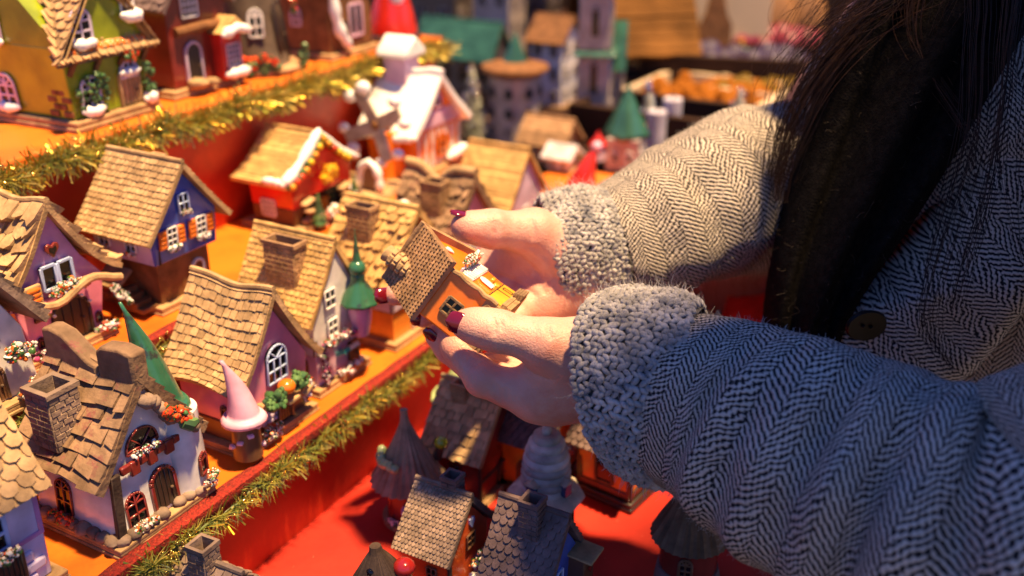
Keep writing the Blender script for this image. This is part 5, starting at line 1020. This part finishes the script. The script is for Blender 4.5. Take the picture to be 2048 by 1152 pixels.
def nail(tip, along, nrm, L, W, H=.0022):
    tip, along, nrm = Vector(tip), Vector(along).normalized(), Vector(nrm); nrm = (nrm - along * nrm.dot(along)).normalized(); sd = along.cross(nrm); b = MB(); P = []; nu, nv = 10, 8
    for i in range(nu + 1):
        u = i / nu * 2 - 1
        for j in range(nv + 1):
            v = j / nv * 2 - 1; s_ = math.sqrt(max(0, 1 - .93 * (abs(u) ** 3.2))); w_ = W * s_; P.append(tip + along * (L * u) + sd * (w_ * v * .98) + nrm * (H * (1 - .85 * v * v) - .0006 * u * u - .0009))
    K = len(P); P += [p - nrm * .0007 for p in P]; w = nv + 1; F = []
    for i in range(nu):
        for j in range(nv): q = (i * w + j, (i + 1) * w + j, (i + 1) * w + j + 1, i * w + j + 1); F += [q, tuple(k + K for k in q[::-1])]
    per = [i * w for i in range(nu + 1)] + [nu * w + j for j in range(1, w)] + [i * w + nv for i in range(nu - 1, -1, -1)] + [j for j in range(nv - 1, 0, -1)]
    F += [(per[k], per[k] + K, per[(k + 1) % len(per)] + K, per[(k + 1) % len(per)]) for k in range(len(per))]
    b.add([p - PI_ for p in P], F); return b.build('nail', NAIL, body, angle=60)
def vdir(p, q): return Vector(pc(*q)) - Vector(pc(*p))
nail(Vector(pc(921, 646, .5630)) + camvec(-.0016, -.0004, -.0072), vdir((1003, 664, .561), (930, 648, .5650)) , camvec(-.42, .05, -.9), .0066, .0063)
nail(Vector(pc(925, 441, .624)) + camvec(0, -.0048, -.0016), vdir((992, 459, .632), (930, 449, .625)), camvec(-.10, -.92, -.36), .0078, .0058)
nail(Vector(pc(779, 588, .6335)) + camvec(-.003, .001, -.0045), camvec(-.7, .10, -.35), camvec(-.55, .1, -.8), .0062, .0052)
nail(Vector(pc(866, 670, .604)) + camvec(-.001, .001, -.0052), vdir((898, 696, .607), (873, 672, .605)), camvec(-.5, .5, -.7), .0062, .0050)
nail(Vector(pc(903, 710, .622)) + camvec(-.001, .001, -.005), camvec(-1, -.4, 0), camvec(-.4, .6, -.6), .0058, .0046)
nail(Vector(pc(842, 636, .637)) + camvec(-.001, .001, -.0046), camvec(-1, .1, -.2), camvec(-.4, .3, -.8), .0056, .0046)

# ---------------------------------------------------------------- tweed: herringbone from the cloth's own length and girth
def tweed(name, wband=.0122, pit=.0038, light=(.68, .59, .50), dark=(.017, .015, .018), slope=1.0):
    m = bpy.data.materials.new(name); m.use_nodes = True; nt = m.node_tree; N = nt.nodes; L = nt.links; b = N['Principled BSDF']
    def mth(op, a, c=None, d=None):
        x = N.new('ShaderNodeMath'); x.operation = op
        for i, v in enumerate((a, c, d)):
            if v is None: continue
            if isinstance(v, (int, float)): x.inputs[i].default_value = v
            else: L.new(v, x.inputs[i])
        return x.outputs[0]
    uv = N.new('ShaderNodeUVMap'); uv.uv_map = 'UVMap'; nz = N.new('ShaderNodeTexNoise'); nz.inputs['Scale'].default_value = 120; nz.inputs['Detail'].default_value = 3; L.new(uv.outputs[0], nz.inputs['Vector'])
    sp = N.new('ShaderNodeSeparateXYZ'); L.new(uv.outputs[0], sp.inputs[0]); n4 = N.new('ShaderNodeTexNoise'); n4.inputs['Scale'].default_value = 22; n4.inputs['Detail'].default_value = 2; L.new(uv.outputs[0], n4.inputs['Vector']); wob = mth('ADD', mth('MULTIPLY', mth('SUBTRACT', nz.outputs[0], .5), .0042), mth('MULTIPLY', mth('SUBTRACT', n4.outputs[0], .5), .009))
    u = mth('ADD', sp.outputs[0], wob); v = mth('ADD', sp.outputs[1], wob)
    z = mth('PINGPONG', v, wband); s = mth('ADD', mth('ADD', u, mth('MULTIPLY', z, slope)), mth('MULTIPLY', mth('MODULO', mth('FLOOR', mth('DIVIDE', v, wband)), 2), pit * .35)); gap = mth('MULTIPLY', mth('SMOOTH_MIN', mth('MULTIPLY', mth('MINIMUM', z, mth('SUBTRACT', wband, z)), 1 / .0011), 1.0, .2), 1.0)
    tri = mth('MULTIPLY', mth('PINGPONG', s, pit / 2), 2 / pit)                      # 0 dark yarn .. 1 light yarn
    st = mth('MULTIPLY', mth('PINGPONG', mth('ADD', v, mth('MULTIPLY', u, -.35)), .0013), 1 / .0013)     # beads along the yarn
    n2 = N.new('ShaderNodeTexNoise'); n2.inputs['Scale'].default_value = 900; n2.inputs['Detail'].default_value = 4; L.new(uv.outputs[0], n2.inputs['Vector'])
    n3 = N.new('ShaderNodeTexNoise'); n3.inputs['Scale'].default_value = 45; L.new(uv.outputs[0], n3.inputs['Vector'])
    hgt = mth('ADD', mth('ADD', mth('MULTIPLY', tri, mth('ADD', mth('MULTIPLY', gap, .30), .70)), mth('MULTIPLY', st, .50)), mth('MULTIPLY', mth('SUBTRACT', n2.outputs[0], .5), 1.7))
    mr = N.new('ShaderNodeMapRange'); mr.interpolation_type = 'SMOOTHSTEP'; L.new(hgt, mr.inputs[0]); mr.inputs[1].default_value = .50; mr.inputs[2].default_value = .95
    mx = N.new('ShaderNodeMix'); mx.data_type = 'RGBA'; mx.inputs[6].default_value = (*dark, 1); L.new(mr.outputs[0], mx.inputs[0])
    m2 = N.new('ShaderNodeMix'); m2.data_type = 'RGBA'; m2.inputs[6].default_value = (*light, 1); m2.inputs[7].default_value = tuple(c * .62 for c in light) + (1,); L.new(n3.outputs[0], m2.inputs[0]); L.new(m2.outputs[2], mx.inputs[7])
    L.new(mx.outputs[2], b.inputs['Base Color']); b.inputs['Roughness'].default_value = .85; b.inputs['Specular IOR Level'].default_value = .2; 
    bp_ = N.new('ShaderNodeBump'); bp_.inputs['Strength'].default_value = .65; bp_.inputs['Distance'].default_value = .0012; L.new(hgt, bp_.inputs['Height']); L.new(bp_.outputs[0], b.inputs['Normal'])
    return m
TWEED = tweed('herringbone_tweed')
def spline(pts, n):
    pts = [np.array(p, float) for p in pts]; P = [2 * pts[0] - pts[1]] + pts + [2 * pts[-1] - pts[-2]]; out = []
    for i in range(n + 1):
        u = i / n * (len(pts) - 1); k = min(int(u), len(pts) - 2); t = u - k; a, b, c, d = P[k:k + 4]
        out.append(.5 * ((2 * b) + (-a + c) * t + (2 * a - 5 * b + 4 * c - d) * t * t + (-a + 3 * b - 3 * c + d) * t ** 3))
    return out
def sleeve(name, ctrl, parent, folds, nseg=230, nr=120, seed=0, m=None, inner=True):
    """ctrl: (x, y, z, r); folds: (place along 0..1, angle, width along, width round, depth)"""
    C_ = spline(ctrl, nseg); P = [Vector(c[:3]) for c in C_]; rad = [c[3] for c in C_]; b = MB(); uv = []; u = None; ln = 0; rows = []
    for i, p in enumerate(P):
        t = (P[min(i + 1, nseg)] - P[max(i - 1, 0)]).normalized(); 
        if u is None: u = (Vector((0, 0, 1)) - t * t.z).normalized()
        u = (u - t * u.dot(t)).normalized(); v = t.cross(u); ln += (p - P[i - 1]).length if i else 0; x = i / nseg
        for k in range(nr + 1):
            a = 2 * math.pi * k / nr; q = rad[i]; d = 0
            for (fx, fa, wx, wa, dp, tw) in folds:
                da = (a - fa - (x - fx) * tw + math.pi) % (2 * math.pi) - math.pi; d += dp * math.exp(-((x - fx) / wx) ** 2 - (da / wa) ** 2)
            n_ = noise.noise((p + (u * math.cos(a) + v * math.sin(a)) * q) * 22 + Vector((seed, 0, 0))); n2_ = noise.noise((p + (u * math.cos(a) + v * math.sin(a)) * q) * 55 + Vector((seed, 5, 0)))
            r_ = q + d + q * (.10 * n_ + .03 * n2_); rows.append(p + (u * math.cos(a) + v * math.sin(a)) * r_ - PI_); uv.append((a * .055, ln))
    w = nr + 1; F = [(i * w + k, i * w + k + 1, (i + 1) * w + k + 1, (i + 1) * w + k) for i in range(nseg) for k in range(nr)]
    b.add(rows, F); o = b.build(name, m or TWEED, parent, uvs=uv, angle=180); md = o.modifiers.new('sol', 'SOLIDIFY'); md.thickness = .003; md.offset = -1; return o
def pr(u, v, d, r): return (*at(u, v, d), r)
# coat body
coat_b = MB(); nz_, nk = 90, 120; rows = []; uv = []
for i in range(nz_ + 1):
    t = i / nz_; z = -.95 + .865 * t; lean = .035 * max(0, (t - .35) / .65); 
    wa = .185 - .03 * t + (.0 if t < .9 else -.10 * ((t - .9) / .1) ** 2); wf = .135 - .01 * t - (.0 if t < .9 else .05 * ((t - .9) / .1) ** 2)
    for k in range(nk + 1):
        a = 2 * math.pi * k / nk; f_, s_ = math.cos(a), math.sin(a); q = Vector((math.cos(a), math.sin(a), z * 3)); e = 1 + .05 * noise.noise(q * 2.2) + .025 * noise.noise(q * 6)
        rows.append(TC + FACE * (wf * f_ * e + lean - .03) + ACR * (wa * s_ * e * (.70 if s_ < 0 else 1)) + Vector((0, 0, z)) - PI_); uv.append((a * .16, z))
coat_b.add(rows, [(i * (nk + 1) + k, i * (nk + 1) + k + 1, (i + 1) * (nk + 1) + k + 1, (i + 1) * (nk + 1) + k) for i in range(nz_) for k in range(nk)])
coat = coat_b.build('coat', TWEED, person, uvs=[(y, x) for x, y in uv], angle=180)
# sleeves
sleeve('sleeve', [pr(1345, 778, .556, .0465), pr(1450, 830, .540, .0535), pr(1565, 893, .520, .0600), pr(1750, 985, .495, .0660), pr(1960, 1075, .468, .0700), pr(2150, 1050, .455, .0720), (.345, .385, -.20, .074), (.385, .47, -.155, .076), (.40, .56, -.145, .072)], coat,
       [(.10, 1.5, .020, .7, -0.0028, 4), (.155, .9, .016, .9, -0.0036, 6), (.19, 1.4, .02, .8, 0.0028, 6), (.235, 1.1, .015, 1.0, -0.0055, 8), (.27, 1.6, .02, .9, 0.0033, 8), (.315, .8, .015, 1.0, -0.0066, 9), (.35, 1.3, .018, .9, 0.0044, 9), (.40, 1.2, .016, 1.1, -0.0088, 7), (.44, 1.5, .02, 1.1, 0.0055, 7), (.485, 1.0, .016, 1.3, -0.0110, 6), (.53, 1.4, .02, 1.2, 0.0055, 6), (.57, 1.0, .018, 1.3, -0.0099, 5), (.64, .8, .03, 1.2, 0.0055, 5)], seed=1)
sleeve('sleeve', [pr(1205, 498, .690, .0410), pr(1320, 455, .705, .0490), pr(1440, 395, .735, .0590), pr(1545, 375, .775, .0660), (.250, .79, -.265, .058), (.30, .84, -.27, .055), (.33, .85, -.25, .05)], coat,
       [(.10, 1.3, .03, .7, -0.0022, 5), (.20, 1.0, .03, .8, -0.0039, 7), (.27, 1.4, .03, .8, 0.0028, 7), (.34, .8, .025, .9, -0.0055, 8), (.41, 1.3, .03, .9, 0.0039, 8), (.48, .7, .025, 1.0, -0.0077, 7), (.55, 1.1, .03, .9, 0.0044, 7), (.62, .6, .03, 1.0, -0.0077, 6)], seed=4)
# lapel flap and button
b = MB(); outl = [(1640, 640, .655), (1648, 690, .652), (1690, 745, .648), (1760, 790, .642), (1860, 800, .64), (1960, 740, .63), (2090, 560, .60), (2120, 330, .60), (2060, 180, .61), (1960, 320, .625), (1850, 450, .64), (1740, 560, .652), (1680, 600, .656)]
cen = Vector(pc(1860, 590, .632)); ring = [Vector(pc(*q)) for q in outl]; K = 10; V_ = [cen]; uvv = [(0, 0)]
nrm = -Vector(FW); ex = Vector((1, 0, 0)); ey = nrm.cross(ex)
n_ = 72; RR = spline([tuple(q) for q in ring] + [tuple(ring[0])], n_)[:-1]
V_ = []; F = []
for j in range(K + 1):
    t = j / K
    for i in range(n_):
        p = cen.lerp(Vector(RR[i]), t); p = p + nrm * (.006 * math.cos(t * 1.57) + .004 * noise.noise(p * 30) - .012 * max(0, t - .86) / .14); V_.append(p)
for j in range(K):
    for i in range(n_): F.append((j * n_ + i, (j + 1) * n_ + i, (j + 1) * n_ + (i + 1) % n_, j * n_ + (i + 1) % n_))
b.add([p - PI_ for p in V_], F); lap = b.build('lapel', TWEED, coat, uvs=[((p.x * .8 - p.z * .6), (p.x * .6 + p.z * .8)) for p in V_], angle=180)
md = lap.modifiers.new('sol', 'SOLIDIFY'); md.thickness = .005; md.offset = 0
BUT = mat('button_horn', (.010, .007, .007), rough=.4, var=.3, scale=120, bump=.1, spec=.15)
b = MB(); M = frame_m(Vector(pc(1730, 648, .622)) - PI_, (.93, .25, -.25), (.25, -.1, .95)); b.lathe([(.0001, 0), (.0135, 0), (.0145, .0015), (.0135, .0032), (.0105, .0026), (.0001, .0022)], 32, M @ Matrix.Diagonal((1, .78, 1, 1)))
for sx in (-1, 1): b.ball((sx * .003, 0, .003), .0013, M, 8, 5)
b.build('button', BUT, coat, angle=35)
# open front of the coat falling on to the counter between the arms
b = MB(); V_ = []; uvv = []; nu, nv = 40, 30
for i in range(nu + 1):
    for j in range(nv + 1):
        t, s_ = i / nu, j / nv; top = Vector(pc(1285 + 260 * t, 500 + 20 * t, .86 - .05 * t)); bot = Vector(onz(1300 + 215 * t, 640 - 10 * t, ZD + .004)); p = top.lerp(bot, s_) - FW * (.012 * math.sin(t * 9 + s_) * s_); V_.append(p - PI_); uvv.append((s_ * .2, t * .12))
b.add(V_, [(i * (nv + 1) + j, (i + 1) * (nv + 1) + j, (i + 1) * (nv + 1) + j + 1, i * (nv + 1) + j + 1) for i in range(nu) for j in range(nv)]); o = b.build('coat_front', TWEED, coat, uvs=uvv, angle=180); md = o.modifiers.new('sol', 'SOLIDIFY'); md.thickness = .006; md.offset = 0
# knitted cuffs: rolled tube covered with stitches of yarn, plus fuzz
YARN = mat('cuff_yarn', (.40, .375, .36), rough=.8, var=.4, scale=100, bump=.9, bscale=1500, sheen=.4, spec=.2, stain=(.16, .16, .18), stain_at=(.52, .62))
YARND = mat('cuff_core_wool', (.10, .095, .095), rough=.95, var=.5, scale=200, bump=.8, bscale=900, spec=.05)
FUZZ = mat('yarn_fuzz', (.45, .42, .40), rough=.7, var=.2, bump=0)
def cuff(c0, c1, r0, r1, squash, seed, rowsn=11, cols=30, tilt=0):
    rnd = random.Random(seed); a_, b_ = Vector(c0), Vector(c1); ax = (b_ - a_).normalized(); u = (Vector((0, 0, 1)) - ax * ax.z).normalized(); v = ax.cross(u); L = (b_ - a_).length
    def S(s, th, lift=0):                       # s 0 front rim .. 1 back rim, bulging roll
        bul = math.sin(math.pi * min(1, max(0, s * .86 + .10))) ** .55; r = (r0 + (r1 - r0) * s) * (.80 + .20 * bul) + lift
        n_ = .0022 * noise.noise((math.cos(th) * 2 + seed, math.sin(th) * 2, s * 3)); r += n_
        dr = (u * math.cos(th) + v * math.sin(th)).dot(-FW); return a_ + ax * (L * s + tilt * math.cos(th) - .011 * max(0, dr) ** 1.5 * (1 - .3 * s)) + u * (math.cos(th) * r) + v * (math.sin(th) * r * squash)
    b = MB(); nu, nv = 20, 72; P = [S(i / nu, 6.28319 * k / nv, -.0016) - PI_ for i in range(nu + 1) for k in range(nv)]; P += [Vector(a_ + ax * .012 + (S(0, 6.28319 * k / nv) - a_) * .70) - PI_ for k in range(nv)]
    F = [(i * nv + k, i * nv + (k + 1) % nv, (i + 1) * nv + (k + 1) % nv, (i + 1) * nv + k) for i in range(nu) for k in range(nv)]; o = (nu + 1) * nv; F += [(k, o + k, o + (k + 1) % nv, (k + 1) % nv) for k in range(nv)]
    b.add(P, F); cu = b.build('cuff', YARND, coat, angle=180)
    b = MB(); base = None
    for i in range(rowsn):
        for k in range(cols):
            s0 = (i + .5) / rowsn - .02; th0 = 6.28319 * (k + .5 + .12 * math.sin(i * 2.1)) / cols
            for sg in (-1, 1):
                s_, th = s0 + rnd.uniform(-.012, .012), th0 + sg * 6.28319 * .235 / cols; q0 = S(s_ - .55 / rowsn, th + sg * .24 * 6.283 / cols, .0002); q1 = S(s_, th, .0012 + rnd.uniform(-.0006, .0009)); q2 = S(s_ + .58 / rowsn, th - sg * .26 * 6.283 / cols, .0003); rr = .0015 * rnd.uniform(.8, 1.2)
                b.tube([q0 - PI_, q0.lerp(q1, .55) - PI_, q1 - PI_, q1.lerp(q2, .5) - PI_, q2 - PI_], [rr * .55, rr * .95, rr * 1.1, rr * .95, rr * .5], 6)
    b.build('stitches', YARN, cu, angle=180)
    b = MB()
    for i in range(2600):
        s_ = rnd.random(); th = rnd.random() * 6.283; p = S(s_, th, .0006); q = (p - (a_ + ax * L * s_)).normalized(); d = (q + Vector((rnd.uniform(-1, 1), rnd.uniform(-1, 1), rnd.uniform(-1, 1))) * .9).normalized(); ln = rnd.choice((.003, .004, .006, .009)) * rnd.uniform(.6, 1.5); w_ = Vector((rnd.uniform(-1, 1), rnd.uniform(-1, 1), rnd.uniform(-1, 1))) * .002; b.tube([p - PI_, p + d * ln * .5 + w_ - PI_, p + d * ln + w_ * .2 - PI_], [.00011, .0001, .00004], 3, cap=False)
    b.build('fuzz', FUZZ, cu, angle=180); return cu
cuff(pc(1222, 768, .568), pc(1432, 782, .556), .0555, .0555, .92, 3, 17, 46, -.010)
cuff(pc(1104, 513, .675), pc(1232, 494, .690), .0430, .0440, .92, 8, 13, 42, -.004)
# scarf
SCF = mat('black_wool', (.0075, .0062, .0055), rough=.95, var=.5, scale=200, bump=1.0, bscale=700, spec=.05, bdist=.0015)
b = MB(); lft = spline([(1900, -420, .60), (1790, -120, .635), (1680, 70, .655), (1605, 270, .672), (1555, 450, .682), (1532, 580, .686), (1528, 690, .690), (1535, 800, .70)], 60); rgt = spline([(2330, -420, .60), (2160, -120, .60), (2040, 80, .605), (1930, 280, .618), (1820, 450, .635), (1725, 580, .648), (1668, 690, .660), (1650, 800, .672)], 60)
nk = 96; P = []
for i in range(61):
    a_, c_ = Vector(pc(*lft[i])), Vector(pc(*rgt[i])); md_ = (a_ + c_) / 2; ha = (c_ - a_) / 2; t = i / 60
    for k in range(nk):
        th = 6.28319 * k / nk; x = math.cos(th); y = math.sin(th); f_ = .016 + .022 * abs(math.sin(3.6 * x + 1.2 + .6 * math.sin(t * 3))) ** .7 + .005 * math.sin(9 * x + t * 5)
        wv = .0025 * noise.noise((x * 4, t * 9, y)); P.append(md_ + ha * (x * (1 + .03 * math.sin(t * 9 + x))) - FW * ((f_ + wv) * y * (1.0 if y > 0 else .8)) - PI_)
b.add(P, [(i * nk + k, (i + 1) * nk + k, (i + 1) * nk + (k + 1) % nk, i * nk + (k + 1) % nk) for i in range(60) for k in range(nk)] + [tuple(range(nk)), tuple(range(60 * nk, 61 * nk))[::-1]])
scarf = b.build('scarf', SCF, person, angle=180)
b = MB(); rnd = random.Random(5)
for i in range(350):
    ii = rnd.randrange(2, 59); k = rnd.randrange(0, nk // 2 + 12); p = Vector(P[ii * nk + k % nk]); ctr = sum((Vector(P[ii * nk + q]) for q in (0, nk // 4, nk // 2, 3 * nk // 4)), Vector()) / 4; d = ((p - ctr).normalized() + Vector((rnd.uniform(-1, 1), rnd.uniform(-1, 1), rnd.uniform(-1, 1)))).normalized(); ln = rnd.choice((.003, .004, .006, .011)) * rnd.uniform(.5, 1.2); q = [p]; 
    for s_ in range(4): d = (d + Vector((rnd.uniform(-1, 1), rnd.uniform(-1, 1), rnd.uniform(-1, 1))) * .6).normalized(); q.append(q[-1] + d * ln / 4)
    b.tube(q, [.00010] * 5, 3, cap=False)
b.build('lint', mat('scarf_lint', (.06, .042, .03), rough=.7, var=.4, bump=0), scarf, angle=180)
# hair: many strands from the head, over the scarf and down the coat
HAIR = mat('hair_brown', None, ramp=[(.022, .009, .005), (.034, .014, .007), (.014, .006, .004), (.045, .019, .009)], rough=.45, var=.2, bump=0, spec=.2)
b = MB(); rnd = random.Random(9)
def strand(ctrl, r=.00022, sp=.004, n=26, curl=0.0):
    o = Vector((rnd.gauss(0, sp), rnd.gauss(0, sp), rnd.gauss(0, sp * .4))); ph = rnd.random() * 6; q = []; C = spline(ctrl, n)
    for i, c in enumerate(C): t = i / n; q.append(Vector(c) + o * (.5 + .9 * math.sin(t * 2.6 + .4)) + Vector((math.sin(ph + t * 7), math.cos(ph * 2 + t * 6), 0)) * (.0026 + curl * t) - PI_)
    b.tube(q, [r * (1 - .6 * (i / n) ** 3) for i in range(n + 1)], 4, cap=False)
hc = HC
def root(a, z=.07): return tuple(hc + FACE * (.075 * math.cos(a)) + ACR * (.085 * math.sin(a)) + Vector((0, 0, z)))
locks = [([root(.6), hp(.06, -.075, -.05), pc(1905, -130, .62), pc(1735, 40, .634), pc(1640, 150, .642), pc(1585, 265, .652), pc(1556, 360, .66)], 130, .0070),
         ([root(.6), hp(.055, -.08, -.05), pc(1885, -110, .63), pc(1700, 60, .640), pc(1606, 190, .650), pc(1566, 300, .656), pc(1556, 400, .662)], 70, .0035),
         ([root(.6), hp(.06, -.075, -.05), pc(1820, -80, .62), pc(1690, 40, .634), pc(1600, 130, .65), pc(1560, 210, .655)], 45, .010),
         ([root(-.5), hp(.05, .075, -.05), pc(2010, -200, .57), pc(1960, 40, .575), pc(1945, 250, .580), pc(1900, 420, .588), pc(1862, 560, .596), pc(1852, 650, .60), pc(1905, 740, .59)], 22, .0025),
         ([root(-.6), hp(.04, .08, -.05), pc(2080, -200, .56), pc(2020, 30, .562), pc(1998, 220, .568), pc(1965, 400, .574), pc(1930, 520, .58), pc(1905, 620, .585)], 20, .0025),
         ([root(.0), hp(.10, -.02, -.04), pc(1880, -180, .60), pc(1830, 20, .606), pc(1850, 120, .607), pc(1930, 250, .596), pc(1950, 330, .594)], 20, .003),
         ([root(-.8), hp(.03, .085, -.05), pc(2150, -250, .55), pc(2080, 40, .555), pc(2045, 300, .56), pc(2060, 500, .56)], 16, .012),
         ([root(.1), hp(.09, .0, -.04), pc(1960, -220, .585), pc(1900, -40, .595), pc(1860, 60, .60)], 22, .016),
         ([root(.4), hp(.07, -.06, -.04), pc(1860, -200, .61), pc(1740, -30, .62), pc(1660, 40, .635), pc(1600, 110, .645)], 60, .012)]
for c, n_, s_ in locks:
    for i in range(n_): strand(c, .00020 * rnd.uniform(.7, 1.3), s_, 30)
for i in range(16):   # loose curls
    x, y = rnd.uniform(1560, 1680), rnd.uniform(10, 170); strand([pc(x + 90, y - 120, .635), pc(x + 10, y - 40, .640), pc(x - 30, y + 20, .645), pc(x - 5, y + 75, .645), pc(x + 50, y + 85, .642)], .00009, .006, 24, .002)
for i in range(900):  # cap of hair over the skull and back
    a = rnd.uniform(.9, 5.4); z = rnd.uniform(.02, .11); r_ = math.sqrt(max(.02, 1 - ((z - .02) / .105) ** 2)); p0 = HC + Vector((0, 0, .115)) + FACE * rnd.uniform(-.03, .02); p1 = HC + FACE * (.088 * math.cos(a) * .95 - .015) + ACR * (.090 * math.sin(a)) + Vector((0, 0, .03)); p2 = p1 + Vector((0, 0, -.12)) + FACE * (-.012); p3 = p2 + Vector((0, 0, -.13)) - FACE * .01
    strand([tuple(p0), tuple((p0 + p1) / 2 + (p1 - HC).normalized() * .028), tuple(p1), tuple(p2), tuple(p3)], .0006, .004, 12)
hair = b.build('hair', HAIR, person, angle=180)

# loose wool on the sleeves
rnd = random.Random(21)
for o_ in [c for c in coat.children if c.name.startswith('sleeve')]:
    vs_ = o_.data.vertices; b = MB()
    for i in range(3000):
        v_ = vs_[rnd.randrange(len(vs_))]; p = v_.co.copy(); d = (v_.normal + Vector((rnd.uniform(-1, 1), rnd.uniform(-1, 1), rnd.uniform(-1, 1))) * .9).normalized(); ln = rnd.uniform(.0015, .0045); k = Vector((rnd.uniform(-1, 1), rnd.uniform(-1, 1), rnd.uniform(-1, 1))) * .0012
        b.tube([p - v_.normal * .0005, p + d * ln * .5 + k, p + d * ln], [.00009, .00008, .00003], 3, cap=False)
    b.build('loose_fibres', FUZZ, o_, angle=180)
